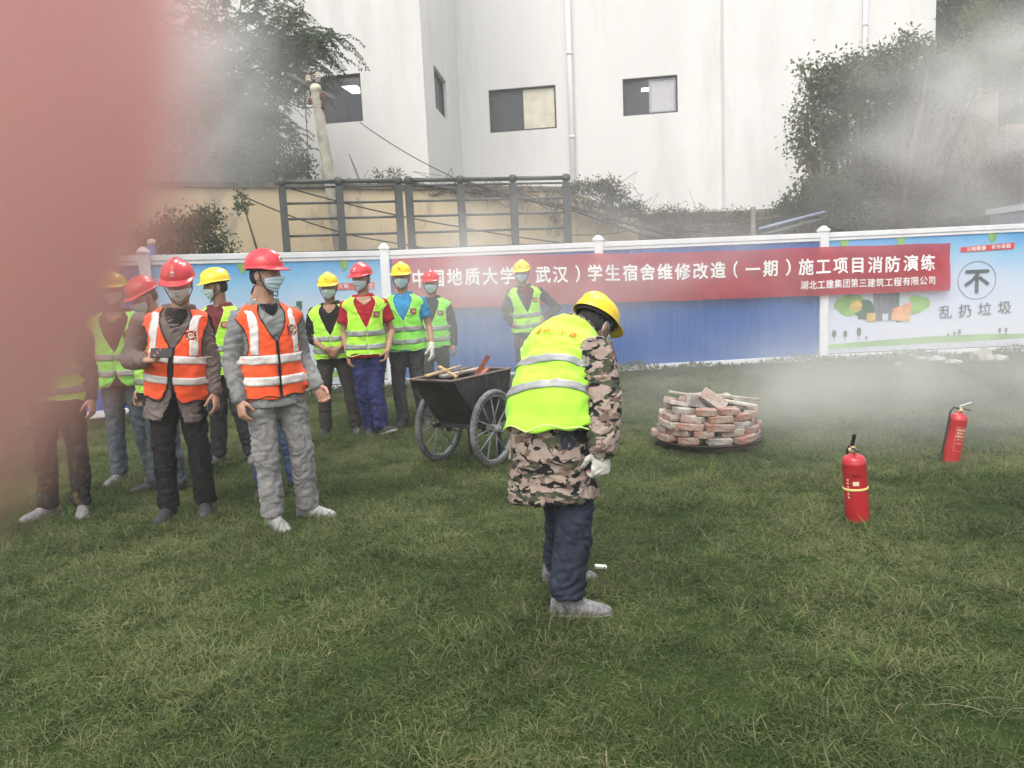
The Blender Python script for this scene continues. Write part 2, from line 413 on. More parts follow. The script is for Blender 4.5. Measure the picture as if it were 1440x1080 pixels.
if True:
    i = 4
    def pp(px): return pxpoly(px, i)
    # bins and bushes below the banner
    for pts, m, o in ((blob(*pxpoly([(1196, 428)], i)[0], .26, .17, s=3), m_grp, .0165), (blob(*pxpoly([(1278, 428)], i)[0], .32, .15, s=5), m_grp, .0165),
                      (blob(*pxpoly([(1216, 436)], i)[0], .17, .17, s=9), m_gr2, .0180), (blob(*pxpoly([(1203, 430)], i)[0], .10, .10, s=19), m_gold, .0190),
                      (pp([(1226, 402), (1258, 400), (1260, 450), (1230, 451)]), m_bin, .0195), (pp([(1258, 400), (1266, 400), (1268, 452), (1259, 453)]), m_gr2, .0200),
                      (pp([(1264, 404), (1279, 402), (1278, 430), (1264, 430)]), m_lgrey, .0205), (pp([(1255, 434), (1282, 424), (1278, 452), (1252, 450)]), m_org, .0215),
                      (pp([(1218, 440), (1230, 440), (1230, 452), (1218, 452)]), m_gold, .0225), (pp([(1240, 441), (1248, 441), (1248, 451), (1240, 451)]), m_lgrey, .0225)):
        decal(i, pts, m, o)
    # ring and words
    (u0, z0), = pp([(1373, 394)]); r = .305
    ring = Geo(); ring.rings([[fpt(i, u0 + q * math.cos(t), z0 + q * math.sin(t), .018) for t in np.linspace(0, 2 * math.pi, 64, endpoint=False)] for q in (r, r - .008)], cap=False)
    obj('print', ring, m_ink, PANEL[i], smooth=False, origin=(0, 12, 0))
    words = [('不', u0, z0 - .01, .42, .025)]
    for ch, (x, y) in zip('乱扔垃圾', ((1329, 439), (1356, 437), (1384, 434.5), (1412, 432))):
        (u, z), = pp([(x, y)]); words.append((ch, u, z, .225, .006))
    obj('lettering', text_on(words, lambda u, v, d: fpt(i, u, v, .020 + d)), m_ink, PANEL[i], smooth=False, origin=(0, 12, 0))
    decal(i, pp([(1350, 348), (1426, 341), (1425, 350), (1350, 355)]), m_redp, .018)
    words = []
    for ch, x in zip('文明健康有你有我', (1361, 1368, 1375, 1382, 1396, 1403, 1410, 1417)):
        (u, z), = pp([(x, 351.6 - (x - 1350) * .085)]); words.append((ch, u, z, .075, .01))
    obj('lettering', text_on(words, lambda u, v, d: fpt(i, u, v, .022 + d)), m_whp, PANEL[i], smooth=False, origin=(0, 12, 0))
    i = 1
    decal(i, pp([(470, 399), (526, 397), (526, 406), (470, 408)]), m_redp, .018)
    words = []
    for ch, x in zip('文明施工', (478, 486, 514, 521)):
        (u, z), = pp([(x, 402.5)]); words.append((ch, u, z, .075, .01))
    obj('lettering', text_on(words, lambda u, v, d: fpt(i, u, v, .022 + d)), m_whp, PANEL[i], smooth=False, origin=(0, 12, 0))
    decal(i, pp([(416, 424), (424, 423), (424, 435), (416, 436)]), m_gr2, .018)

# banner tied across the fence
BX = [552, 600, 645, 843, 940, 1050, 1155, 1250, 1332]
BT = [365, 363, 361, 357, 355.5, 352, 347.5, 345, 342]
BB = [437, 435, 433, 425, 423, 419, 415, 411.5, 408]
BL = []
for x, t, b in zip(BX, BT, BB):
    i, u, z = fpx(x, t); i2, u2, z2 = fpx(x, b); p = fpt(i, u, 0, .12); BL.append((x, p[0], p[1], z2, z))
BL = np.array(BL)
def bpos(x, v, off=0.0):
    X, Y, zb, zt = (np.interp(x, BL[:, 0], BL[:, k]) for k in (1, 2, 3, 4))
    w = .014 * math.sin(x * .045 + v * 1.3) + .014 * noise.noise((x * .02, v * 2, 1)) + .020 * noise.noise((x * .06 + 2 * v, v * 3.5, 5))
    return V(X, Y - off - w, zb + (zt - zb) * v + .004 * math.sin(x * .07))
m_ban = mat('red_banner_cloth', (.55, .035, .055), .55, var=.08, scale=2, alpha=.82, trans=.3)
banner = root('banner', 'long red fabric banner with white lettering tied across the hoarding', 'banner', tuple(bpos(940, 0)))
g = Geo(); g.rings([[bpos(x, v) for v in np.linspace(0, 1, 11)] for x in np.linspace(552, 1332, 200)], cap=False, closed=False)
obj('cloth', g, m_ban, banner)
m_let = mat('white_lettering', (.86, .84, .84), .6, var=.03)
def chars(s, x0, dx, v0, wpx, vh, bold):
    g = Geo()
    for k, ch in enumerate(s):
        glyph_on(g, ch, lambda x, y, d: bpos(x0 + dx * k + x * wpx, v0 + y * vh, .006 + d), bold)
    return g
obj('lettering', chars('中国地质大学（武汉）学生宿舍维修改造（一期）施工项目消防演练', 588, 24.55, .60, 22.0, .355, .022), m_let, banner, smooth=False)
obj('lettering', chars('湖北工建集团第三建筑工程有限公司', 1125.5, 12.0, .225, 11.6, .19, .014), m_let, banner, smooth=False)

# ------------------------------------------------------------------ white building
m_wall = mat('white_render', (.74, .735, .73), .9, var=.04, scale=.5, bump=.2, bscale=12, dirt=(.50, .49, .47), dscale=.9, dlo=.50, dhi=.95, stretch=(1, 1, .22))
m_frame = mat('dark_window_frame', (.05, .05, .055), .5); m_sash = mat('grey_window_sash', (.35, .36, .42), .5)
m_dark = mat('dark_room', (.035, .033, .03), .9); m_tile = mat('room_wall', (.62, .58, .5), .8)
def glassmat():
    m = mat('window_glass', (.25, .27, .3), .05, var=.02, alpha=.35); return m
m_glass = glassmat()
def lampmat():
    m = bpy.data.materials.new('lit_ceiling_panel'); m.use_nodes = True; b = m.node_tree.nodes['Principled BSDF']
    b.inputs['Emission Color'].default_value = (1, 1, 1, 1); b.inputs['Emission Strength'].default_value = 2.2; return m
m_lamp = lampmat()
bld = root('white_building', 'tall white rendered building with small dark windows behind the cream wall', 'building', (2, 21, 0))
CN = [(-9.5, 18.7), (-1.62, 17.45), (-1.12, 22.5), (1.83, 22.05), (5.95, 21.4), (5.97, 21.15), (11.1, 20.35), (12.6, 32)]
TOP = 14.0
def wallpiece(p0, p1, wins, name='wall'):
    L = math.hypot(p1[0] - p0[0], p1[1] - p0[1]); e = V((p1[0] - p0[0]) / L, (p1[1] - p0[1]) / L, 0); n = V(e[1], -e[0], 0)  # n: outward, to camera
    P = lambda u, z, d=0: V(p0[0], p0[1], 0) + e * u + n * d + V(0, 0, z)
    us = sorted({0, L, *[w[0] for w in wins], *[w[1] for w in wins]}); zs = sorted({0, TOP, *[w[2] for w in wins], *[w[3] for w in wins]})
    g = Geo()
    for a, b in zip(us, us[1:]):
        for c, d in zip(zs, zs[1:]):
            if any(w[0] <= a < w[1] and w[2] <= c < w[3] for w in wins): continue
            g.add([P(a, c), P(b, c), P(b, d), P(a, d)], [(0, 1, 2, 3)])
    for a, b, c, d in wins:   # reveals
        g.add([P(a, c), P(b, c), P(b, d), P(a, d), P(a, c, -.16), P(b, c, -.16), P(b, d, -.16), P(a, d, -.16)], [(0, 4, 5, 1), (1, 5, 6, 2), (2, 6, 7, 3), (3, 7, 4, 0)])
    obj(name, g, m_wall, bld, smooth=False)
    return P
def window(P, a, b, c, d, kind):
    fw = .05; g = Geo()
    for q in ((a, b, c, c + fw), (a, b, d - fw, d), (a, a + fw, c + fw, d - fw), (b - fw, b, c + fw, d - fw)):
        g.add([P(q[0], q[2], -.07), P(q[1], q[2], -.07), P(q[1], q[3], -.07), P(q[0], q[3], -.07), P(q[0], q[2], -.13), P(q[1], q[2], -.13), P(q[1], q[3], -.13), P(q[0], q[3], -.13)],
              [(0, 1, 2, 3), (7, 6, 5, 4), (0, 3, 7, 4), (1, 5, 6, 2), (3, 2, 6, 7), (0, 4, 5, 1)])
    w = obj('window', g, m_frame, bld, smooth=False)
    mid = (a + b) / 2
    g = Geo()   # right-hand sliding sash
    if kind != 'open':
        for q in ((mid - .03, mid + .03, c + fw, d - fw), (b - fw - .05, b - fw, c + fw, d - fw), (mid + .03, b - fw - .05, c + fw, c + fw + .04), (mid + .03, b - fw - .05, d - fw - .04, d - fw)) if kind == 'sash' else ((mid - .02, mid + .02, c + fw, d - fw),):
            g.add([P(q[0], q[2], -.085), P(q[1], q[2], -.085), P(q[1], q[3], -.085), P(q[0], q[3], -.085), P(q[0], q[2], -.12), P(q[1], q[2], -.12), P(q[1], q[3], -.12), P(q[0], q[3], -.12)],
                  [(0, 1, 2, 3), (7, 6, 5, 4), (0, 3, 7, 4), (1, 5, 6, 2), (3, 2, 6, 7), (0, 4, 5, 1)])
        obj('sash', g, m_sash if kind == 'sash' else m_frame, w, smooth=False)
        g = Geo(); g.add([P(mid, c + fw, -.10), P(b - fw, c + fw, -.10), P(b - fw, d - fw, -.10), P(mid, d - fw, -.10)], [(0, 1, 2, 3)])
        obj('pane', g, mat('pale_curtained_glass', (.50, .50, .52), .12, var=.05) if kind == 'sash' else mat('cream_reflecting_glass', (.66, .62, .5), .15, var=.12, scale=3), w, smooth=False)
    g = Geo(); g.add([P(a + fw, c + fw, -.11), P(mid if kind != 'open' else b - fw, c + fw, -.11), P(mid if kind != 'open' else b - fw, d - fw, -.11), P(a + fw, d - fw, -.11)], [(0, 1, 2, 3)])
    obj('pane', g, m_glass, w, smooth=False)
    g = Geo(); D = -.6 if abs(a - 1.3) < 1e-6 else -3.0; A, B, C, E_ = a - .5, b + .5, c - .8, d + .5     # the room behind
    g.add([P(A, C, -.17), P(B, C, -.17), P(B, E_, -.17), P(A, E_, -.17), P(A, C, D), P(B, C, D), P(B, E_, D), P(A, E_, D)], [(4, 5, 6, 7), (0, 4, 7, 3), (1, 2, 6, 5), (3, 7, 6, 2), (0, 1, 5, 4)])
    obj('room', g, m_dark, w, smooth=False)
    return w
def rect(q, p0, p1):
    us = []; zs = []
    for x, y in q: u, z = onplane(x, y, p0, p1); us.append(u); zs.append(z)
    return ((us[0] + us[3]) / 2, (us[1] + us[2]) / 2, (zs[2] + zs[3]) / 2, (zs[0] + zs[1]) / 2)
wq = {0: [((450, 107), (508, 103), (509, 171), (452, 174), 'open')], 1: [((612, 103), (636, 120), (636, 169), (615, 164), 'open')],
      2: [((686, 127), (781, 119), (783, 180), (690, 187), 'cream')], 3: [((875, 112), (953, 104), (953, 157), (877, 164), 'sash')]}
for k in range(len(CN) - 1):
    ws = []; kn = []
    for *q, kd in wq.get(k, []): ws.append(rect(q, CN[k], CN[k + 1])); kn.append(kd)
    if k == 1: ws = [(1.3, 2.9, ws[0][2], ws[0][3])]
    P = wallpiece(CN[k], CN[k + 1], ws)
    for w, kd in zip(ws, kn):
        W = window(P, *w, kd)
        if k in (0, 3):   # lit ceiling panel inside
            g = Geo(); zz = w[3] + .28
            if k == 0: u0, u1, d0, d1 = w[0] + .68 * (w[1] - w[0]) - .88, w[0] + .68 * (w[1] - w[0]) - .50, -2.0, -2.8
            else: u0, u1, d0, d1 = w[0] + .55, w[0] + .8, -2.4, -2.9
            g.add([P(u0, zz, d0), P(u1, zz, d0), P(u1, zz, d1), P(u0, zz, d1)], [(0, 1, 2, 3)]); obj('ceiling_lamp', g, m_lamp, W, smooth=False)
g = Geo(); g.add([(x, y, TOP) for x, y in CN] + [(-9.5, 32, TOP)], [tuple(range(len(CN) + 1))]); obj('roof', g, m_wall, bld, smooth=False)
m_pipe = mat('white_pipe', (.78, .77, .78), .5, var=.04)
for px, Y, r in ((808, 21.9, .075), (1213, 20.55, .06)):
    b = at(px, 300, Y); g = Geo(); g.tube([(b.x, Y, 0), (b.x, Y, TOP - .1)], r, 14, soft=False); 
    for z in np.arange(1, 13, 2.2): g.tube([(b.x, Y, z), (b.x, Y, z + .06)], r * 1.18, 14, soft=False)
    obj('drainpipe', g, m_pipe, bld)

# ------------------------------------------------------------------ cream wall, retaining wall, railing, pole
m_cream = mat('cream_plaster', (.60, .47, .29), .9, col2=(.66, .55, .37), scale=1.2, bump=.3, bscale=14, dirt=(.22, .19, .16), dscale=1.7, dlo=.54, dhi=.74, stretch=(1, 1, .55))
CW = [(-6.6, 11.6), (-4.9, 12.5), (1.3, 15.6), (2.75, 16.1)]
def cwtop(x): return 3.38
cw = root('cream_wall', 'weathered cream plaster garden wall behind the dark railing', 'wall', (-2, 14, 0))
pts = [(CW[0], 3.24), (CW[1], 3.24), (CW[2], 3.26), (CW[3], 2.80)]
g = Geo()
fr = [V(p[0], p[1], 0) for p, z in pts]; rgs = []
for (p, z) in pts: rgs.append([V(p[0], p[1], 0), V(p[0], p[1], z), V(p[0] - .1, p[1] + .22, z), V(p[0] - .1, p[1] + .22, 0)])
g.rings(rgs); obj('wall_face', g, m_cream, cw, smooth=False)
g = Geo(); rgs = []
for (p, z) in pts[:3]: rgs.append([V(p[0] + .03, p[1] - .05, z + .003), V(p[0] + .03, p[1] - .05, z + .09), V(p[0] - .13, p[1] + .27, z + .09), V(p[0] - .13, p[1] + .27, z + .003)])
g.rings(rgs); obj('coping', g, mat('mossy_coping', (.13, .12, .10), .95, var=.4, bump=.5, scale=6), cw, smooth=False)
m_stone = mat('mossy_concrete', (.13, .125, .10), .95, col2=(.24, .22, .18), scale=1.8, bump=.6, bscale=9, dirt=(.05, .06, .035), dscale=2.5, dlo=.5, dhi=.7)
g = Geo(); g.rings([[V(x, y, 0), V(x, y, z), V(x, y + 3, z), V(x, y + 3, 0)] for x, y, z in ((2.6, 16.3, 2.82), (5, 16.35, 2.80), (7.4, 16.4, 2.86), (15, 16.4, 2.9))])
single('retaining_wall', g, m_stone, 'low mossy concrete retaining wall right of the cream wall', 'wall', smooth=False, loc=(5, 16.4, 0))

m_rail = mat('grey_green_steel', (.045, .055, .052), .55, var=.2, scale=5, dirt=(.16, .13, .10), dscale=8, dlo=.55, dhi=.8)
rl = root('steel_railing', 'dark grey green steel frame railing standing between hoarding and cream wall', 'railing', (-1, 12.8, 0))
def rY(px): return 12.25 + (px - 397) / 400 * 1.0
RT = [(396, 258), (476, 255), (559, 253.5), (574, 253.5), (647, 252), (721, 250), (796, 248)]
tops = [at(x, y, rY(x)) for x, y in RT]
for t, (x, y) in zip(tops, RT):
    t.z = 3.2
    g = Geo(); M = np.array(Matrix.Rotation(.32, 3, 'Z')); g.box((t.x, t.y, 1.58), (.056, .050, 1.575), M); obj('post', g, m_rail, rl, smooth=False, bevel=.006)
    g = Geo(); g.ellipsoid((t.x, t.y, 3.23), (.075, .075, .075)); obj('cap', g, m_rail, rl)
for (a, b) in ((0, 1), (1, 2), (3, 4), (4, 5), (5, 6)):
    for z, r in ((3.23, .036), (3.145, .018), (2.90, .02), (2.66, .02), (2.40, .02), (2.14, .02), (1.5, .02), (.8, .02)):
        A, B = tops[a], tops[b]; d = (B - A); d.z = 0; d.normalize(); o = .05
        g = Geo(); g.tube([(A.x + d.x * o, A.y + d.y * o, z), (B.x - d.x * o, B.y - d.y * o, z)], r, 8, soft=False); obj('rail', g, m_rail, rl)

pole = root('utility_pole', 'leaning pale concrete utility pole with insulators left of the railing', 'pole', tuple(at(480, 420, 13.2).xy) + (0,))
b0 = at(500, 430, 12.95); b0.z = 0; t0 = at(444, 128, 13.1)
m_conc = mat('pole_concrete', (.25, .235, .20), .9, var=.2, scale=5, bump=.2, dirt=(.15, .15, .11), dscale=4)
g = Geo(); g.tube([b0, b0 * .5 + t0 * .5, t0], [.13, .105, .08], 16, soft=False); obj('shaft', g, m_conc, pole)
m_cer = mat('brown_ceramic', (.16, .05, .035), .25); m_cerw = mat('pale_ceramic', (.62, .55, .42), .3)
g = Geo(); g.ellipsoid(t0 + Vector((0, 0, .04)), (.095, .095, .08)); obj('cap', g, m_cerw, pole)
for dz, dx in ((-.12, .10), (-.2, -.1), (-.28, .1), (.16, -.1), (.2, .06)):
    g = Geo(); 
    for q in range(3): g.ellipsoid(t0 + Vector((dx, -.03, dz + q * .035)), (.055 - .01 * q, .055 - .01 * q, .018))
    obj('insulator', g, m_cer if dz < 0 else m_cerw, pole)
g = Geo(); g.beam(t0 + Vector((-.45, .02, .3)), t0 + Vector((.3, .02, -.12)), .05, .05); obj('bracket', g, mat('galvanised', (.12, .12, .12), .6, .3), pole, smooth=False)

m_wire = mat('black_cable', (.025, .025, .025), .7)
def cable(pts, sag, r, label):
    g = Geo(); P = []
    for a, b in zip(pts, pts[1:]):
        a, b = Vector(a), Vector(b)
        for k in range(14): t = k / 14; P.append(a.lerp(b, t) - Vector((0, 0, sag * 4 * t * (1 - t))))
    P.append(Vector(pts[-1])); g.tube(P, r, 5, soft=False)
    single('cable', g, m_wire, label, 'cable', 'cables strung behind the hoarding', loc=tuple(P[0]), smooth=True)
cable([at(340, 275, 12.2), at(500, 332, 13.0), at(800, 372, 13.6)], .05, .011, 'thin black cable crossing low in front of the cream wall')
cable([at(385, 258, 12.2), at(640, 318, 13.2), at(900, 352, 14.2)], .05, .012, 'black cable slanting down behind the middle of the railing')
cable([at(506, 172, 17.3), at(668, 262, 15.0)], .1, .010, 'thin wire slanting down across the white building')
cable([at(560, 255, 14.0), at(800, 290, 15.2), at(990, 345, 15.9)], .0, .03, 'thick black cable drooping right of the railing')
cable([at(640, 250, 14.3), at(810, 297, 15.2), at(960, 345, 15.9)], .04, .024, 'second thick cable drooping under the vine right of the railing')
cable([at(799, 330, 14), at(930, 310, 15.7)], .1, .010, 'short thin wire rising right of the railing')
cable([at(428, 120, 13.2), at(433, 210, 13.2), at(434, 262, 13.2)], 0, .008, 'thin wire hanging beside the leaning pole')
cable([at(442, 150, 13.1), at(380, 118, 14), at(300, 95, 15)], .15, .010, 'thin wire running left from the pole top into the tree')
g = Geo(); a = at(1057, 330, 14.8); g.beam((a.x, a.y, 0), (a.x + .03, a.y, at(1057, 291, 14.8).z), .07, .07, (0, 1, 0))
single('concrete_stake', g, m_conc, 'short pale concrete stake standing behind the hoarding near its middle', 'post', loc=(a.x, a.y, 0))
g = Geo(); a, b = at(1068, 322, 14.2), at(1160, 298, 14.6); g.tube([a, b], .03, 10, soft=False)
single('blue_pipe', g, mat('pale_blue_pipe', (.22, .26, .36), .5), 'pale blue pipe slanting above the hoarding near the vines', 'pipe', loc=tuple(a), smooth=True)
g = Geo(); a, b = at(1075, 330, 14.2), at(1150, 309, 14.5); g.beam(a, b, .5, .03)
single('scrap_board', g, mat('dark_board', (.05, .05, .055), .7), 'dark board lying under the pale blue pipe', 'board', loc=tuple(a))

# ------------------------------------------------------------------ people
m_skin = mat('skin', (.42, .235, .16), .55, var=.10, scale=20, sss=.15, bump=.1, bscale=90)
m_skin2 = mat('skin_tanned', (.30, .155, .10), .55, var=.12, scale=20, sss=.12, bump=.1, bscale=90)
m_hair = mat('black_hair', (.012, .010, .009), .6, var=.4, scale=90, bump=.6, bscale=160, stretch=(1, 1, .3))
m_mask = cloth('mask_pale_blue', (.60, .74, .86), var=.04, bump=.15); m_maskw = cloth('mask_white', (.68, .72, .74), var=.04, bump=.15)
m_eye = mat('eye_white', (.5, .47, .44), .3); m_iris = mat('iris_dark', (.012, .008, .006), .15)
m_red = mat('red_helmet_plastic', (.62, .022, .035), .33, var=.05, scale=4, coat=.25, dirt=(.40, .06, .06), dscale=12, dlo=.6, dhi=.9)
m_yel = mat('yellow_helmet_plastic', (.86, .60, .015), .36, var=.05, scale=4, coat=.2, dirt=(.55, .40, .06), dscale=12, dlo=.62, dhi=.92)
m_strap = mat('dark_strap', (.03, .03, .032), .8)
def hivis(name, col, tr=.12):
    return mat(name, col, .75, var=.05, scale=9, bump=.25, bscale=26, spec=.3, trans=tr, sheen=.2)
m_lime = hivis('lime_hi_vis', (.44, .88, .06)); m_lime2 = hivis('green_hi_vis', (.30, .86, .11)); m_orange = hivis('orange_hi_vis', (1.0, .115, .03))
m_refl = mat('silver_reflective_tape', (.30, .31, .31), .45, metal=.2, var=.1, scale=30, bump=.15, bscale=120)
m_reflw = mat('white_reflective_tape', (.72, .68, .66), .45, var=.06, scale=30, bump=.15, bscale=120)
m_pipl = cloth('lime_binding', (.62, .95, .25)); m_pipd = cloth('black_binding', (.03, .025, .03))
m_emb = mat('badge_dark_red', (.22, .015, .02), .6); m_embt = mat('badge_pale_mark', (.72, .55, .35), .6); m_embr = mat('badge_red_mark', (.55, .03, .03), .6)
m_white = mat('white_badge', (.8, .78, .78), .5)

def sst(a, b, x): t = np.clip((x - a) / (b - a + 1e-12), 0, 1); return t * t * (3 - 2 * t)

def head_pt(az, el, off=0.0, masked=False):
    ce, se = math.cos(el), math.sin(el); x, y, z = .077 * math.sin(az) * ce, -.097 * math.cos(az) * ce, .118 * se
    k = float(sst(-.02, -.11, z)); x *= 1 - .30 * k
    if y > 0: y *= 1 - .38 * k
    else: y *= 1 + .10 * k
    if y < 0:
        f = 1.0
        nose = math.exp(-(x / .013) ** 2) * (math.exp(-((z + .022) / .018) ** 2) * .024 + math.exp(-((z + .004) / .018) ** 2) * .010)
        if masked: nose = math.exp(-(x / .026) ** 2 - ((z + .018) / .032) ** 2) * .024
        y -= nose
        if not masked:
            y += .011 * math.exp(-((abs(x) - .033) / .016) ** 2 - ((z - .012) / .012) ** 2)
            y -= .006 * math.exp(-((z - .034) / .010) ** 2 - (x / .05) ** 2)
            y -= .006 * math.exp(-(x / .022) ** 2 - ((abs(z + .060) - .006) / .006) ** 2)
        y -= .006 * math.exp(-(x / .022) ** 2 - ((z + .098) / .016) ** 2)
        y -= .004 * math.exp(-((abs(x) - .045) / .02) ** 2 - ((z + .022) / .02) ** 2)
    p = V(x, y, z); return p * (1 + off / np.linalg.norm(p))
def helm_pt(az, el, off=0.0):
    ce, se = math.cos(el), math.sin(el); p = V(.105 * math.sin(az) * ce, -.125 * math.cos(az) * ce, .106 * (se ** .92 if se > 0 else se))
    ax = abs(p[0]); rg = .009 * float(sst(.030, .022, ax)) * float(sst(.15, .6, el)) + .004 * float(sst(.012, .006, ax)) * float(sst(.3, .7, el)) - .004 * math.exp(-((ax - .055) / .008) ** 2) * float(sst(.3, .8, el))
    return p * (1 + (off + rg) / np.linalg.norm(p)) + V(0, .008, .051)

def hand_geo(g, w, d, n, st, curl=.4, sc=1.05, thumb_in=.4, spread=1.0, fr=.0085):
    d = nrm(d); n = nrm(np.asarray(n, float) - d * np.dot(n, d)); wx = np.cross(d, n)
    def P(a, b, c): return w + (d * a + wx * b + n * c) * sc
    rings = []
    for a, rx, ry, c in ((-.015, .022, .018, 0), (.0, .026, .019, 0), (.03, .036, .019, .002), (.065, .042, .016, .002), (.088, .040, .012, .0), (.097, .032, .007, 0)):
        rings.append([P(a, rx * math.cos(t), ry * math.sin(t) + c) for t in np.linspace(0, 2 * math.pi, 14, endpoint=False)])
    g.rings(rings)
    for i, L in enumerate((.068, .077, .071, .055)):
        b = (1.5 - i) * .0205 * st * spread; base = P(.080 - .004 * abs(i - 1.2), b * .93, 0); c = curl * (1 + .12 * i)
        dd = nrm(d + wx * b * 1.2 * spread); pts = [base]; ang = 0
        for q, fr_ in enumerate((.45, .31, .24)):
            ang += c * (.75, 1.15, .8)[q]; dir_ = dd * math.cos(ang) + n * math.sin(ang); pts.append(pts[-1] + dir_ * L * fr_ * sc)
        g.tube(pts, [fr * 1.08 * sc, fr * sc, fr * .92 * sc, fr * .78 * sc], 9)
    b = P(.012, .026 * st, .006); t1 = nrm(d * .75 + wx * st * .62 + n * .35 * (1 + thumb_in)); t2 = nrm(d * .95 + wx * st * .12 * (1 - thumb_in) + n * (.3 + thumb_in))
    m = b + t1 * .040 * sc; e = m + t2 * .030 * sc; g.tube([b, m, e, e + nrm(t2 + n * .3) * .020 * sc], [.0135 * sc, .0115 * sc, .0105 * sc, .0085 * sc], 9)

#        h     cx  cy     rx    ry
SPINE = [(.60, 0, .00, .175, .125), (.72, 0, .00, .172, .120), (.80, 0, .00, .166, .115), (.90, 0, .005, .176, .124), (.98, 0, .0, .170, .118), (1.08, 0, -.005, .160, .113), (1.20, 0, -.005, .168, .118),
         (1.30, 0, .0, .178, .120), (1.37, 0, .005, .176, .108), (1.42, 0, .008, .150, .088), (1.455, 0, .008, .098, .070), (1.485, 0, .006, .070, .060), (1.53, 0, .0, .058, .056)]
class Torso:
    def __init__(s, W, rows=None, girth=1.0, belly=0.0, xd=None, lean=(0, 0)):
        rows = rows or SPINE
        hs = np.array([r[0] for r in rows]); N = 120; s.h = np.linspace(hs[0], hs[-1], N)
        ker = np.array([1, 2, 3, 2, 1.]); ker /= ker.sum()
        def itp(a):
            a = np.interp(s.h, hs, a); b = np.pad(a, 2, mode='edge'); b[:2] = 2 * a[0] - a[2:0:-1]; b[-2:] = 2 * a[-1] - a[-2:-4:-1]; return np.convolve(b, ker, 'valid')
        if len(rows[0]) == 5:
            c = np.stack([itp([r[1] + lean[0] * (r[0] - .9) for r in rows]), itp([r[2] + lean[1] * (r[0] - .9) for r in rows]), s.h], 1)
            s.rx = itp([r[3] for r in rows]) * girth; s.ry = itp([r[4] for r in rows]) * girth
            s.c = np.array([W @ Vector(p) for p in c]); M = W.to_3x3(); tw = np.interp(s.h, [.95, 1.35], [0, R(xd or 0)])
            s.x = np.array([nrm(M @ Vector((math.cos(t), math.sin(t), 0))) for t in tw]); sc = M.to_scale()[0]; s.rx *= sc; s.ry *= sc
        else:
            s.c = np.stack([itp([r[k] for r in rows]) for k in (1, 2, 3)], 1); s.rx = itp([r[4] for r in rows]); s.ry = itp([r[5] for r in rows])
            s.x = np.array([nrm(v) for v in np.stack([itp([r[k] for r in rows]) for k in (6, 7, 8)], 1)])
        s.belly = belly
        t = np.gradient(s.c, axis=0); s.up = t / np.linalg.norm(t, axis=1, keepdims=True)
        s.x = s.x - s.up * (s.x * s.up).sum(1, keepdims=True); s.x /= np.linalg.norm(s.x, axis=1, keepdims=True); s.fw = np.cross(s.x, s.up)
    def idx(s, h): return np.interp(h, s.h, np.arange(len(s.h)))
    def at(s, h, arr): i = s.idx(h); a = int(i); b = min(a + 1, len(s.h) - 1); return arr[a] + (arr[b] - arr[a]) * (i - a)
    def pt(s, h, th, off=0.0):
        c = s.at(h, s.c); x = nrm(s.at(h, s.x)); f = nrm(s.at(h, s.fw)); rx = s.at(h, s.rx) + off; ry = s.at(h, s.ry) + off
        sn, cs = math.sin(th), math.cos(th); sx = math.copysign(abs(sn) ** .86, sn); cy = math.copysign(abs(cs) ** .86, cs)
        if cs > 0 and s.belly: ry += s.belly * math.exp(-((h - 1.0) / .14) ** 2) * cs
        return c + x * rx * sx + f * ry * cy

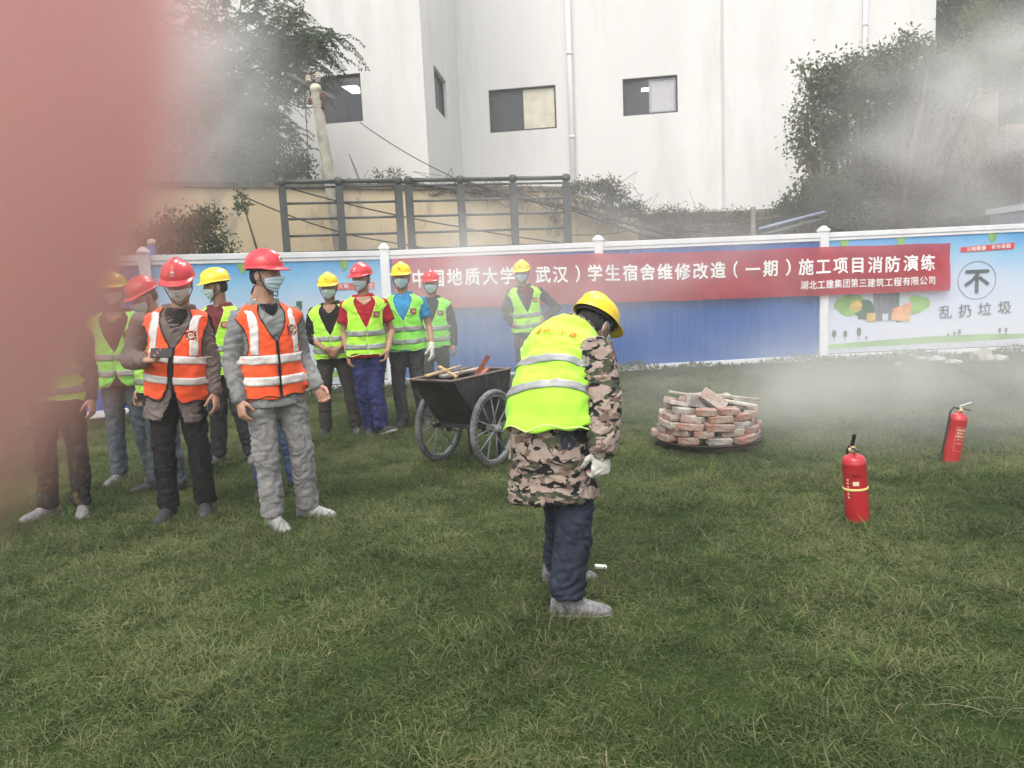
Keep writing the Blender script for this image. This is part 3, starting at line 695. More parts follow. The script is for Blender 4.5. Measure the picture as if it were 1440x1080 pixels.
def person(label, group, pos, yaw=0, s=1.0, top=None, vest=None, trousers=None, tfit=0.0, sleeve='long', hem=.84, gv=.0125, helmet=m_red, mask=m_mask, shoes=None, sole=None, skin=m_skin,
           J=None, head=(0, 0, 0), girth=1.0, belly=0.0, rows=None, W=None, vestopt=None, topfold=.012, tfold=.013, hands=None, gloves=None, twist=0, lean=(0, 0),
           feet=None, headM=None, hair=True, vox=.0076, coat_open=False, collar=True, sleeve_r=0.0, emblem=True, seed=0, cuff=.07, shirt_under=None):
    Wm = W or (Matrix.Translation((pos[0], pos[1], -.012)) @ Matrix.Rotation(R(yaw), 4, 'Z') @ Matrix.Scale(s, 4))
    j = dict(sh=[(-.178, .0, 1.385), (.178, .0, 1.385)], el=[(-.238, .03, 1.10), (.238, .03, 1.10)], wr=[(-.250, -.04, .865), (.250, -.04, .865)],
             hip=[(-.088, 0, .89), (.088, 0, .89)], kn=[(-.105, -.015, .49), (.105, -.015, .49)], an=[(-.12, .03, .085), (.12, .03, .085)])
    j.update(J or {})
    lw = lambda p: np.array(Wm @ Vector(p)); Mr = np.array(Wm.to_3x3()) / s
    for k in j: j[k] = [lw(p) for p in j[k]]
    rt = root('person', label, 'person', (pos[0], pos[1], 0), group)
    T = Torso(Wm, rows, girth, belly, twist, lean)
    # head frame
    if headM is None:
        hb = np.array(T.at(1.50, T.c)); hy, hp, hr = head
        H3 = Mr @ np.array(Euler((R(hp), R(hr), R(hy)), 'XYZ').to_matrix()); up = nrm(T.at(1.5, T.up)); hc = hb + (up * .075 + H3 @ V(0, -.012, .068)) * s
    else: hc, H3 = headM
    hd = lambda p: hc + H3 @ np.asarray(p) * s
    # ---- body: one continuous surface
    g = Geo(); n = 18
    g.rings([[T.pt(h, t, -.026) for t in np.linspace(0, 2 * math.pi, n, endpoint=False)] for h in np.linspace(.84, 1.49, 14)])
    g.tube([T.at(1.44, T.c), T.at(1.50, T.c), hd((0, .012, -.045))], [.062 * s, .057 * s, .058 * s], 14)
    rr = [[hd(head_pt(2 * math.pi * (k + .5) / 40, e)) for k in range(40)] for e in np.linspace(-1.54, 1.54, 30)]; g.rings(rr)
    for q in (-1, 1):
        g.ellipsoid(hd((q * .078, .008, -.006)), (.011 * s, .019 * s, .031 * s), H3)
    hnds = hands or [{}, {}]
    for q in (0, 1):
        sg = (-1, 1)[q]; S, E_, Wr = j['sh'][q], j['el'][q], j['wr'][q]
        g.tube([S, S * .5 + E_ * .5, E_], [.046 * s, .042 * s, .036 * s], 12); g.tube([E_, E_ * .6 + Wr * .4, Wr], [.036 * s, .036 * s, .025 * s], 12)
        hk = dict(hnds[q]); d = hk.pop('d', None); nn = hk.pop('n', None)
        d = nrm(Wr - E_) if d is None else (Mr @ np.asarray(d, float)); nn = Mr @ V(-sg, .25, 0) if nn is None else Mr @ np.asarray(nn, float)
        dn = nrm(d); n_ = nrm(nn - dn * np.dot(nn, dn)); wx = np.cross(dn, n_); st = hk.pop('st', None)
        if st is None: st = 1 if np.dot(wx, Mr @ V(0, -1, 0)) > 0 else -1
        args = dict(st=st, sc=1.06 * s * hk.pop('sc', 1)); args.update(hk)
        hand_geo(g, Wr, dn, n_, **args)
        if gloves and gloves[q]:
            gg = Geo(); a2 = dict(args); a2['sc'] *= 1.10; a2['fr'] = .0095; hand_geo(gg, Wr, dn, n_, **a2); gg.tube([Wr - dn * .035, Wr + dn * .02], [.034 * s, .033 * s], 12)
            obj('glove', skin_over(gg, .005, 1, .003, 2), gloves[q], rt)
        Hp, K, A = j['hip'][q], j['kn'][q], j['an'][q]
        g.tube([Hp, Hp * .5 + K * .5, K, K * .6 + A * .4, A], [.072 * s, .062 * s, .048 * s, .044 * s, .032 * s], 12)
    fy = feet or [(-9, 0), (9, 0)]; fts = []
    for q in (0, 1):
        A = j['an'][q]; yw, pt_ = fy[q][:2]; M = Mr @ np.array((Matrix.Rotation(R(yw), 3, 'Z') @ Matrix.Rotation(R(pt_), 3, 'X'))); fts.append((A, M))
        g.tube([A, A + M @ V(0, -.06, -.045) * s, A + M @ V(0, -.13, -.055) * s], [.032 * s, .03 * s, .022 * s], 10)
    obj('body', skin_over(g, vox, 1), skin, rt)
    # ---- eyes, brows, hair, mask
    if mask is not None:
        for q in (-1, 1):
            p = hd(head_pt(q * .38, .11, -.004)); g = Geo(); g.ellipsoid(p, (.013 * s, .007 * s, .0065 * s), H3, 10, 6); e = obj('eye', g, m_eye, rt)
            g = Geo(); g.ellipsoid(p + H3 @ V(0, -.0045, 0) * s, (.0055 * s, .004 * s, .0058 * s), H3, 8, 6); obj('iris', g, m_iris, e)
            g = Geo(); g.tube([hd(head_pt(q * a, e_, .001)) for a, e_ in ((.16, .26), (.36, .30), (.62, .24))], [.0032 * s, .004 * s, .002 * s], 6); obj('eyebrow', g, m_hair, rt)
        g = Geo(); rows_ = []
        for v_ in np.linspace(0, 1, 22):
            row = []
            for u_ in np.linspace(-1, 1, 30):
                az = u_ * (1.22 - .12 * abs(v_ - .5)); te = -.045 - .11 * abs(u_) ** 1.5; be = -1.02 + .34 * abs(u_) ** 1.6; el = te + (be - te) * v_
                ple = .0022 * math.sin(v_ * math.pi * 7) * (1 - abs(u_) ** 4) * float(sst(0, .15, v_)) * float(sst(1, .85, v_))
                row.append(hd(head_pt(az, el, .006 + ple + .004 * (1 - abs(u_)), True)))
            rows_.append(row)
        g.rings(rows_, cap=False, closed=False)
        mk = obj('face_mask', g, mask, rt); so = mk.modifiers.new('t', 'SOLIDIFY'); so.thickness = .002
        g = Geo()
        for q in (-1, 1):
            ear = [hd((q * .082, .006, .028)), hd((q * .088, .024, .006)), hd((q * .082, .018, -.028))]
            g.tube([hd(head_pt(q * 1.18, -.09, .007)), ear[0]], .0016 * s, 5); g.tube([ear[0], ear[1], ear[2]], .0016 * s, 5); g.tube([ear[2], hd(head_pt(q * 1.15, -.62, .006))], .0016 * s, 5)
        obj('ear_loop', g, mask, mk)
    if hair:
        g = Geo(); rows_ = []
        for e in np.linspace(-.42, 1.1, 16):
            a0 = 1.62 + .35 * float(sst(0, -.4, e)) - .55 * float(sst(.15, .5, e))
            rows_.append([hd(head_pt(a, e + .02 * math.sin(a * 17), .007 + .003 * noise.noise((a * 9, e * 9, seed)))) for a in np.linspace(a0, 2 * math.pi - a0, 30)])
        g.rings(rows_, cap=False, closed=False); hr_ = obj('hair', g, m_hair, rt); so = hr_.modifiers.new('t', 'SOLIDIFY'); so.thickness = .008; so.offset = -1
    # ---- helmet
    if helmet is not None:
        g = Geo(); rows_ = []
        for e in np.linspace(1.5, 0.0, 16): rows_.append([hd(helm_pt(a, e)) for a in np.linspace(0, 2 * math.pi, 56, endpoint=False)])
        for k, (o, dz) in enumerate(((.002, -.003), (.006, -.006), (.009, -.009))):
            row = []
            for a in np.linspace(0, 2 * math.pi, 56, endpoint=False):
                pk = float(sst(.25, .9, math.cos(a))); p = helm_pt(a, 0); d = nrm(V(p[0], p[1], 0)); e = o + pk * (.010, .026, .036)[k]
                row.append(hd(p + d * e + V(0, 0, dz - pk * (.002, .006, .012)[k])))
            rows_.append(row)
        g.rings(rows_, cap=False); g.add(rows_[0], [tuple(range(56))])
        hm = obj('helmet', g, helmet, rt); so = hm.modifiers.new('t', 'SOLIDIFY'); so.thickness = .0035
        g = Geo(); g.rings([[hd(helm_pt(a, .05, -.012) + V(0, 0, dz)) for a in np.linspace(0, 2 * math.pi, 32, endpoint=False)] for dz in (0, -.014, -.026)], cap=False)
        o = obj('headband', g, m_strap, hm); so = o.modifiers.new('t', 'SOLIDIFY'); so.thickness = .003
        g = Geo()
        for q in (-1, 1): g.tube([hd((q * .098, -.01, .052)), hd((q * .086, -.022, -.04)), hd((q * .050, -.052, -.112)), hd((0, -.075, -.134))], .0042 * s, 6, flat=.5)
        obj('chin_strap', g, m_strap, hm)
        if emblem:
            isr = helmet is m_red
            g = Geo(); w_ = .13 if isr else .105
            g.rings([[hd(helm_pt(a, e, .0035)) for a in np.linspace(-w_, w_, 5)] for e in np.linspace(.30, .30 + w_ * 2.2, 5)], cap=False, closed=False)
            em = obj('badge', g, m_white if isr else m_embr, hm, smooth=False)
            g = Geo()
            for a0, a1, e0, e1 in ((-.085, -.04, .36, .50), (.04, .085, .36, .50), (-.04, .04, .42, .455)) if isr else ((-.075, -.05, .34, .49), (-.012, .012, .34, .49), (.05, .075, .34, .49)):
                g.rings([[hd(helm_pt(a, e, .006)) for a in (a0, a1)] for e in (e0, e1)], cap=False, closed=False)
            obj('mark', g, m_embr if isr else m_yel, em, smooth=False)
    # ---- top garment
    off = .014
    g = Geo(); hs = np.linspace(hem, 1.468, 20)
    fl = (lambda h: (.020 * float(sst(hem + .18, hem, h)) + .010 * math.exp(-((h - 1.02) / .1) ** 2)))
    g.rings([[T.pt(h, t, off + fl(h)) for t in np.linspace(0, 2 * math.pi, 26, endpoint=False)] for h in hs])
    for q in (0, 1):
        S, E_, Wr = j['sh'][q], j['el'][q], j['wr'][q]; e = sleeve_r; C = T.at(1.36, T.c)
        g.tube([C * .45 + S * .55, S, S * .55 + E_ * .45, E_], [.062 * s, (.066 + e) * s, (.060 + e) * s, (.056 + e) * s] if sleeve == 'long' else [.06 * s, .066 * s, .062 * s, .058 * s], 14) if sleeve == 'long' else \
            g.tube([C * .45 + S * .55, S, S * .35 + E_ * .65], [.060 * s, .066 * s, .069 * s], 14, soft=False)
        if sleeve == 'long':
            wl = .93 if sleeve == 'long' else .4; Ce = E_ * (1 - wl) + Wr * wl
            g.tube([E_, E_ * .5 + Ce * .5, Ce], [(.056 + e) * s, (.050 + e) * s, (.041 + e) * s], 14, soft=True)
        if sleeve == 'rolled':
            pass
    if sleeve == 'rolled':
        for q in (0, 1):
            S, E_, Wr = j['sh'][q], j['el'][q], j['wr'][q]; g.tube([S, E_, E_ * .7 + Wr * .3], [.06 * s, .056 * s, .052 * s], 14)
    if collar:
        g.tube([T.pt(1.475 + .012 * math.cos(t / 2), t, .014) for t in np.linspace(.5, 2 * math.pi - .5, 16)], [.012 * s] * 16, 8)
    v, f = skin_over(g, gv, 2, topfold * s, 1.0, seed + 1)
    bvh = BVHTree.FromPolygons([tuple(p) for p in v], [tuple(q) for q in f])
    if coat_open:     # the coat parts below its last button
        cen = v[f].mean(1); i0 = T.at(.8, T.c); fw = nrm(T.at(.8, T.fw)); xx = nrm(T.at(.8, T.x)); d = cen - i0
        z = cen[:, 2] / s; m = (d @ fw > .02) & (np.abs(d @ xx - .02) < (.90 - z) * .36) & (z < .90); f = f[~m]
    obj('jacket' if sleeve == 'long' else 'shirt', (v, f), top, rt)
    # ---- trousers
    g = Geo(); e = tfit
    g.rings([[T.pt(h, t, .002 + e * .3) for t in np.linspace(0, 2 * math.pi, 22, endpoint=False)] for h in np.linspace(.83, 1.02, 7)])
    for q in (0, 1):
        Hp, K, A = j['hip'][q], j['kn'][q], j['an'][q]; Ae = A * (1 - cuff * .3) + K * cuff * .3 + V(0, 0, -.012)
        g.tube([Hp + V(0, 0, .02), Hp * .72 + K * .28, Hp * .4 + K * .6, K, K * .6 + Ae * .4, K * .25 + Ae * .75, Ae], [(r_ + e) * s for r_ in (.088, .090, .078, .068, .066, .063, .064)], 16, soft=False)
    v, f = skin_over(g, gv, 3, tfold * s, 1.0, seed + 5, zs=1.15)
    obj('trousers', (v, f), trousers, rt)
    # ---- shoes
    sm = shoes or mat('black_shoe', (.03, .03, .032), .6, var=.3); so_ = sole or mat('dark_sole', (.05, .05, .05), .8)
    for A, M in fts:
        P = lambda x, y, z: A + M @ V(x, y, z) * s
        st = ((.082, .012, .012), (.072, .034, .075), (.03, .040, .105), (-.02, .041, .098), (-.07, .044, .070), (-.12, .049, .050), (-.165, .044, .038), (-.195, .026, .026), (-.205, .008, .012))
        g = Geo(); rg = []
        for y, w_, h_ in st: rg.append([P(w_ * math.cos(t), y, -.066 + (h_ * max(0, math.sin(t)) ** .8 if math.sin(t) > 0 else 0.006 * math.sin(t))) for t in np.linspace(0, 2 * math.pi, 16, endpoint=False)])
        g.rings(rg); sh = obj('shoe', g, sm, rt)
        g = Geo(); out = [(w_ + .005, y) for y, w_, _ in st]; lo = out + [(-x, y) for x, y in out[::-1]]
        g.rings([[P(x, y, -.085) for x, y in lo], [P(x, y, -.062) for x, y in lo]]); obj('sole', g, so_, sh, smooth=False, bevel=.004)
        if shoes is not None:
            g = Geo()
            for k in range(4): y = -.035 - .022 * k; g.tube([P(-.024, y, .028 - .55 * (.022 * k) - .012 - .005), P(0, y + .004, .036 - .55 * (.022 * k) - .012), P(.024, y, .028 - .55 * (.022 * k) - .012 - .005)], .003 * s, 5)
            obj('lace', g, m_white, sh)
    # ---- hi-vis vest
    if vest:
        o = dict(hem=.86, vb=1.18, vtop=.62, tape=m_refl, bands=(.94, 1.07), bw=.048, stripes=False, pipe=m_pipl, zipc=None, gap=.015, badge=(1, 1.27), inner=None, off=.012, armpit=1.12, armw=.74, flare=.018, text=None, square=True)
        o.update(vestopt or {})
        def vp(h, th, off):
            h = min(h, 1.47)
            fla = o['flare'] * float(sst(1.0, o['hem'], h)); p = T.pt(h, th, .016 + fla); c = T.at(h, T.c); d = nrm(T.pt(h, th, .03) - T.pt(h, th, .0))
            hit = bvh.ray_cast(Vector(p + d * .045), Vector(-d), .12)
            if hit[0] is not None:
                r = np.dot(np.array(hit[0]) - p, d); p = p + d * max(r, -.012 if h < 1.3 else -.03)
            dr = noise.noise((p[0] * 6, p[1] * 6, p[2] * 2.2 + seed)) * .013 + noise.noise((p[0] * 15 + 7 * p[2], p[1] * 15, p[2] * 9 + seed)) * .010
            return p + d * (off + max(-.006, dr))
        def phi(h):
            if h < o['vb']: return o['gap'] + (.10 * float(sst(o['hem'] + .16, o['hem'], h)) if o.get('round') else 0)
            return o['gap'] + (o['vtop'] - o['gap']) * ((h - o['vb']) / (1.455 - o['vb'])) ** .9
        def arm(h):
            if h < o['armpit'] or h > 1.435: return 0
            t = (h - o['armpit']) / (1.435 - o['armpit']); return o['armw'] * (math.sin(math.pi * t ** .8) ** .55) * (.9 - .35 * t)
        hs = np.concatenate([np.linspace(o['hem'], o['armpit'], 26), np.linspace(o['armpit'] + .004, 1.462, 34)])
        def hemdip(th, h):   # rounded front corners
            h = h + .009 * math.sin(th * 3 + seed) * float(sst(o['hem'] + .10, o['hem'], h)) + .007 * math.sin(th * 7 + 2 * seed) * float(sst(o['hem'] + .06, o['hem'], h))
            if not o.get('round'): return h
            k = float(sst(.32, .03, min(abs(th), abs(2 * math.pi - th)))); return h + k * .055 * float(sst(o['hem'] + .10, o['hem'], h))
        def patch(ha, fa, fb, nt, off):
            return [[(hemdip(th, h), th) for th in np.linspace(fa(h), fb(h), nt)] for h in ha]
        def build(grids, off, mm, name, parent, smooth_it=1):
            g = Geo()
            for gr in grids:
                P = np.array([[vp(h, th, off) for h, th in row] for row in gr])
                if smooth_it and P.shape[0] > 4 and P.shape[1] > 4:
                    for _ in range(smooth_it): P[1:-1, 1:-1] = P[1:-1, 1:-1] * .4 + .15 * (P[2:, 1:-1] + P[:-2, 1:-1] + P[1:-1, 2:] + P[1:-1, :-2])
                g.rings([list(r) for r in P], cap=False, closed=False)
            ob = obj(name, g, mm, parent); sd = ob.modifiers.new('t', 'SOLIDIFY'); sd.thickness = .003; sd.offset = 0
            return ob
        hp = math.pi / 2
        if o['inner']:
            im, ib = o['inner']; ww = lambda h: .02 + .52 * (h - ib) / (1.46 - ib)
            build([patch(np.linspace(ib, 1.466, 22), lambda h: -ww(h), ww, 14, 0)], .0045, im, 'shirt_front', rt)
        F1 = patch(hs, phi, lambda h: hp - arm(h), 18, 0); F2 = patch(hs, lambda h: 2 * math.pi - phi(h), lambda h: 2 * math.pi - hp + arm(h), 18, 0)
        B1 = patch(hs, lambda h: hp + arm(h) * .8, lambda h: 3 * hp - arm(h) * .8, 34, 0)
        vs_ = build([F1, B1, F2], o['off'], vest, 'vest', rt)
        for hb in o['bands']:
            ha = np.linspace(hb, hb + o['bw'], 5)
            build([patch(ha, phi, lambda h: hp, 18, 0), patch(ha, lambda h: 2 * math.pi - phi(h), lambda h: 3 * hp, 18, 0), patch(ha, lambda h: hp, lambda h: 3 * hp, 34, 0)], o['off'] + .005, o['tape'], 'reflective_band', vs_, 0)
        if o['stripes']:
            for q in (1, -1):
                ha = np.linspace(o['bands'][-1] + o['bw'] + .003, 1.425, 26)
                def an(x):
                    def fn(h):
                        a = math.asin(min(.97, x * s / T.at(h, T.rx))) if x * s < T.at(h, T.rx) else 1.3; a = min(a, hp - arm(h) - .03)
                        return a if q == 1 else 2 * math.pi - a
                    return fn
                def lim(x, w_):
                    def fn(h):
                        a = math.asin(min(.95, x * s / T.at(h, T.rx))) if x * s < T.at(h, T.rx) * .95 else 1.25; b = hp - arm(h) - .04; a = min(a, b) - w_
                        return a if q == 1 else 2 * math.pi - a
                    return fn
                build([patch(ha, lim(.125, .33), lim(.125, 0), 6, 0)], o['off'] + .005, o['tape'], 'reflective_band', vs_, 0)
        if o['zipc']:
            g = Geo(); ha = np.linspace(o['hem'] + .04, o['vb'], 24); g.tube([vp(h, phi(h) * .4, o['off'] + .002) for h in ha], .007 * s, 6, flat=.5); obj('zip', g, o['zipc'], vs_)
        g = Geo(); pr = .0042 * s
        for q in (1, -1):
            A = lambda a: a if q == 1 else 2 * math.pi - a
            g.tube([vp(hemdip(phi(h), h), A(phi(h)), o['off']) for h in hs], pr, 5)
            ha = np.linspace(o['armpit'] + .005, 1.434, 22)
            g.tube([vp(h, A(hp - arm(h)), o['off']) for h in ha], pr, 5); g.tube([vp(h, A(hp + arm(h) * .8), o['off']) for h in ha], pr, 5)
            g.tube([vp(hemdip(a, o['hem']), A(a), o['off']) for a in np.linspace(phi(o['hem']), math.pi, 30)], pr, 5)
        obj('binding', g, o['pipe'], vs_)
        if o['badge']:
            q, hb = o['badge']; bx = .088; w_ = .030
            def bp(u, v_, of): h = hb + v_; a = math.asin(max(-.95, min(.95, (bx + u) * s * q / T.at(h, T.rx)))); return vp(h, a if a > 0 else a + 2 * math.pi, of)
            g = Geo(); g.rings([[bp(u, v_, o['off'] + .007) for u in np.linspace(-w_, w_, 6)] for v_ in np.linspace(-w_, w_, 6)], cap=False, closed=False); bd = obj('badge', g, m_emb if o['square'] else m_embr, vs_, smooth=False)
            g = Geo(); rg = [[bp(r_ * math.cos(t), r_ * math.sin(t), o['off'] + .011) for t in np.linspace(0, 2 * math.pi, 14, endpoint=False)] for r_ in (.016, .010)]; g.rings(rg, cap=False)
            for a, b in (((-.022, .022), (-.012, .026)), ((.012, .026), (.022, .022)), ((-.026, -.020), (-.016, -.026)), ((.016, -.026), (.024, -.020)), ((-.005, -.003), (.005, .003))):
                g.add([bp(a[0], a[1] - .003, o['off'] + .011), bp(b[0], b[1] - .003, o['off'] + .011), bp(b[0], b[1] + .003, o['off'] + .011), bp(a[0], a[1] + .003, o['off'] + .011)], [(0, 1, 2, 3)])
            obj('mark', g, m_embt, bd, smooth=False)
        if o['text']:
            g = Geo(); words, h0, dx, sz = o['text']
            for k, ch in enumerate(words):
                u0 = (k - (len(words) - 1) / 2) * dx
                glyph_on(g, ch, lambda x, y, d: vp(h0 + y * sz, math.pi + (u0 + x * sz) / (T.at(h0, T.rx) * .95), o['off'] + .007 + d), .02)
            obj('lettering', g, m_embr2, vs_, smooth=False)
    return rt, j, T, hd
m_embr2 = mat('orange_red_print', (.80, .34, .05), .7)

m_brown = cloth('brown_grey_coat', (.155, .125, .115)); m_blk = cloth('black_cloth', (.018, .017, .018)); m_gry = cloth('grey_workwear', (.215, .215, .215)); m_gryt = cloth('grey_work_trousers', (.23, .225, .225))
m_mar = cloth('maroon_cloth', (.13, .03, .035)); m_reds = cloth('red_shirt_cloth', (.38, .02, .03)); m_blus = cloth('blue_shirt_cloth', (.05, .25, .48)); m_drk = cloth('charcoal_cloth', (.05, .05, .06))
m_navy = cloth('navy_trousers', (.030, .035, .12), var=.3); m_char = cloth('dark_grey_trousers', (.055, .058, .06)); m_olv = cloth('dark_brown_trousers', (.050, .045, .04)); m_jean = cloth('blue_jeans', (.06, .10, .19)); m_gjean = cloth('grey_jeans', (.09, .105, .125))
m_floral = camo('dark_patterned_cloth', [(.02, .018, .02), (.10, .06, .03), (.02, .02, .022), (.12, .10, .09)], 16, (.56, .5, .62), (1, 1, 1))
m_dred = cloth('dark_red_brown_shirt', (.09, .035, .035))
m_camo = camo('camouflage_cloth', [(.30, .235, .20), (.055, .065, .04), (.15, .10, .08), (.012, .012, .013)], 7.5, (.50, .55, .545), (1, 1, 1.9))
m_lining = cloth('dark_lining', (.02, .025, .02))
m_whshoe = mat('white_shoe', (.34, .34, .34), .7, var=.15, scale=20, dirt=(.16, .16, .13), dscale=14, dlo=.45, dhi=.75); m_whsole = mat('white_sole', (.30, .30, .27), .7, dirt=(.12, .13, .08), dscale=20, dlo=.4, dhi=.7); m_gshoe = mat('grey_trainer', (.17, .165, .17), .8, var=.35, scale=60, dirt=(.07, .07, .06), dscale=40, dlo=.5, dhi=.8); m_wglove = cloth('white_cotton_glove', (.62, .60, .55))
m_bshoe = mat('black_trainer', (.03, .03, .032), .6, var=.4, scale=20)
GR = 'workers in hard hats gathered on the lawn'

def gp(px, py): p = G(px, py); return (p.x, p.y)
P = {}
# 1 far left, partly behind the fingertip
person('worker at far left in dark patterned trousers partly behind the blurred finger', GR, gp(99, 722), 12, .97, m_drk, m_lime, m_floral, .004, helmet=m_yel, shoes=m_gshoe, sole=m_whsole, seed=1,
       feet=[(-50, 0), (14, 0)], J=dict(an=[(-.14, .0, .085), (.10, -.03, .085)]), vestopt=dict(hem=.88))
# 2 yellow helmet, open V vest
person('worker in amber helmet, white mask and dark red brown shirt under a lime vest', GR, gp(190, 674), 8, .985, m_dred, m_lime2, m_gjean, .004, helmet=m_yel, mask=m_maskw, skin=m_skin2, seed=2, head=(2, 4, 0),
       vestopt=dict(vb=1.13, vtop=.75, hem=.84, round=True, inner=(m_skin2, 1.37)), shoes=m_gshoe, J=dict(an=[(-.10, -.04, .085), (.13, .08, .085)]), feet=[(-20, 0), (14, 0)])
# 3 hidden behind the phone man
person('worker in faded red helmet mostly hidden behind the man with the phone', GR, gp(240, 690), -35, .95, m_drk, m_lime, m_gjean, .004, helmet=m_red, seed=3, shoes=m_bshoe, sole=m_whsole, head=(-10, 25, 0), feet=[(-30, 0), (10, 0)],
       J=dict(an=[(-.16, -.03, .085), (.10, .03, .085)]))
# 4 man with phone
pos4 = gp(266, 722)
r4, j4, T4, hd4 = person('man in red helmet, orange vest and brown grey coat looking down at his phone', GR, pos4, 8, 1.0, m_brown, m_orange, m_blk, .006, hem=.70, helmet=m_red, mask=m_maskw, seed=4, head=(2, 21, 0), lean=(.14, 0), girth=1.0, belly=.01, gv=.0095,
       J=dict(el=[(-.285, .02, 1.12), (.235, .04, 1.10)], wr=[(-.115, -.235, 1.135), (.262, -.03, .86)], an=[(-.12, -.03, .085), (.11, .03, .085)], kn=[(-.115, -.04, .49), (.115, -.02, .49)]), sleeve_r=.010,
       hands=[dict(d=(1, -.25, .05), n=(.1, -.35, 1), curl=.55, st=-1, thumb_in=.3), {}], coat_open=True, vox=.0055, topfold=.011,
       vestopt=dict(inner=(m_blk, 1.30), hem=.84, vb=1.20, vtop=.70, tape=m_reflw, bands=(.965, 1.10), bw=.05, stripes=True, pipe=m_pipd, zipc=m_pipd, gap=.05, round=True, badge=(1, 1.285), flare=.01))
# 5 profile looking left
person('worker in yellow helmet and lime vest over maroon sleeves looking left behind the phone man', GR, gp(330, 650), -5, .985, m_mar, m_lime, m_drk, .006, helmet=m_yel, skin=m_skin2, seed=5, head=(-58, 6, 0), twist=-8, shoes=m_gshoe,
       J=dict(an=[(-.15, .02, .085), (.16, .05, .085)]), feet=[(-25, 0), (20, 0)], vestopt=dict(badge=(1, 1.29)))
# 6 grey workwear
r6, j6, T6, hd6 = person('man in red helmet, orange vest and grey workwear turning his head to the right', GR, gp(400, 733), 37, 1.005, m_gry, m_orange, m_gryt, .010, hem=.80, helmet=m_red, mask=m_mask, seed=6, head=(38, 2, 0), girth=.95, sleeve_r=.006, vox=.0058, gv=.0095,
       J=dict(sh=[(-.168, 0, 1.385), (.168, 0, 1.385)], el=[(-.235, .04, 1.10), (.225, .05, 1.10)], wr=[(-.238, -.05, .86), (.25, -.13, .90)], an=[(-.09, -.06, .085), (.17, .00, .085)], kn=[(-.10, -.05, .49), (.14, -.05, .49)]),
       hands=[dict(curl=.45), dict(d=(.35, -.35, -.8), n=(-.6, -.5, .2), curl=.7)], shoes=m_whshoe, sole=m_whsole, feet=[(4, 0), (38, 0)], tfold=.012, topfold=.011,
       vestopt=dict(inner=(m_blk, 1.38), hem=.86, vb=1.22, vtop=.60, tape=m_reflw, bands=(.955, 1.085), bw=.055, stripes=True, pipe=m_pipd, zipc=m_pipd, gap=.02, badge=(1, 1.285), flare=.012))
# 7 behind him
person('worker in black jacket and blue jeans hidden behind the man in grey workwear', GR, gp(392, 692), 10, .92, m_blk, None, m_jean, .006, helmet=None, mask=m_mask, seed=7, head=(10, 0, 0), shoes=m_bshoe, hem=.86, J=dict(an=[(-.12, .0, .085), (.15, .05, .085)]), girth=1.05)
# 8 hands clasped
person('worker in yellow helmet, black shirt and lime vest with hands clasped in front', GR, gp(478, 610), 4, .955, m_blk, m_lime, m_olv, .004, sleeve='rolled', helmet=m_yel, mask=m_mask, skin=m_skin2, seed=8, head=(-2, 6, 0),
       J=dict(el=[(-.25, -.02, 1.11), (.24, -.02, 1.11)], wr=[(-.055, -.215, .985), (.075, -.20, .975)], an=[(-.15, .03, .085), (.18, .06, .085)], kn=[(-.13, -.01, .49), (.145, .0, .49)]),
       hands=[dict(d=(.75, .1, -.55), n=(.3, 1, 0), curl=.6), dict(d=(-.6, -.05, -.75), n=(-.3, 1, 0), curl=.5)], vestopt=dict(hem=.87, vb=1.13, vtop=.72, inner=(m_skin2, 1.36)))
# 9 red shirt
person('worker in red helmet and red short sleeved shirt under a lime vest, one foot forward', GR, gp(525, 612), 12, 1.0, m_reds, m_lime, m_navy, .010, sleeve='short', helmet=m_red, skin=m_skin, seed=9, head=(-34, 6, 0),
       J=dict(el=[(-.22, .06, 1.10), (.265, .06, 1.10)], wr=[(-.20, -.02, .87), (.20, -.11, .90)], an=[(-.02, .10, .085), (.09, -.03, .095)], kn=[(-.08, .02, .49), (.06, -.05, .50)]),
       hands=[{}, dict(d=(-.25, -.25, -.9), n=(-.8, .2, .3), curl=.55)], shoes=m_drk, sole=m_whsole, feet=[(-10, 0), (40, -18)], tfold=.018, vestopt=dict(hem=.87, vb=1.15, vtop=.66, round=False, inner=(m_skin, 1.37)))
# 10 blue shirt, white glove
person('worker in yellow helmet, bright blue short sleeved shirt and green vest with a white glove', GR, gp(578, 598), 2, 1.0, m_blus, m_lime2, m_char, .006, sleeve='short', helmet=m_yel, seed=10, head=(-4, 3, 0),
       J=dict(el=[(-.23, .04, 1.10), (.262, .03, 1.11)], wr=[(-.25, -.02, .87), (.285, -.07, .88)], an=[(-.08, -.02, .085), (.17, .04, .085)]), gloves=[None, m_wglove], vestopt=dict(hem=.86, vb=1.18, vtop=.66))
# 11 behind
person('worker in faded red helmet and dark jacket standing behind the blue shirted worker', GR, gp(617, 580), -4, .955, m_drk, m_lime2, m_char, .004, helmet=m_red, seed=11, head=(2, 4, 0), vestopt=dict(hem=.86, vb=1.16))
# 12 hands on hips
person('worker in yellow helmet with his hands on his hips standing in smoke before the banner', GR, gp(746, 556), 8, 1.01, m_drk, m_lime, m_char, .004, helmet=m_yel, seed=12, head=(-22, 8, 0), lean=(-.06, 0),
       J=dict(el=[(-.285, .10, 1.14), (.43, .10, 1.16)], wr=[(-.21, -.06, .98), (.215, -.06, 1.02)], an=[(-.04, .03, .085), (.13, .05, .085)], sh=[(-.20, 0, 1.385), (.16, 0, 1.385)]),
       hands=[dict(d=(.6, -.5, -.5), n=(.8, .3, 0), curl=.5), dict(d=(-.5, -.5, -.6), n=(-.8, .3, 0), curl=.5)], vestopt=dict(hem=.87, vb=1.13, vtop=.7, inner=(m_mar, 1.22)))
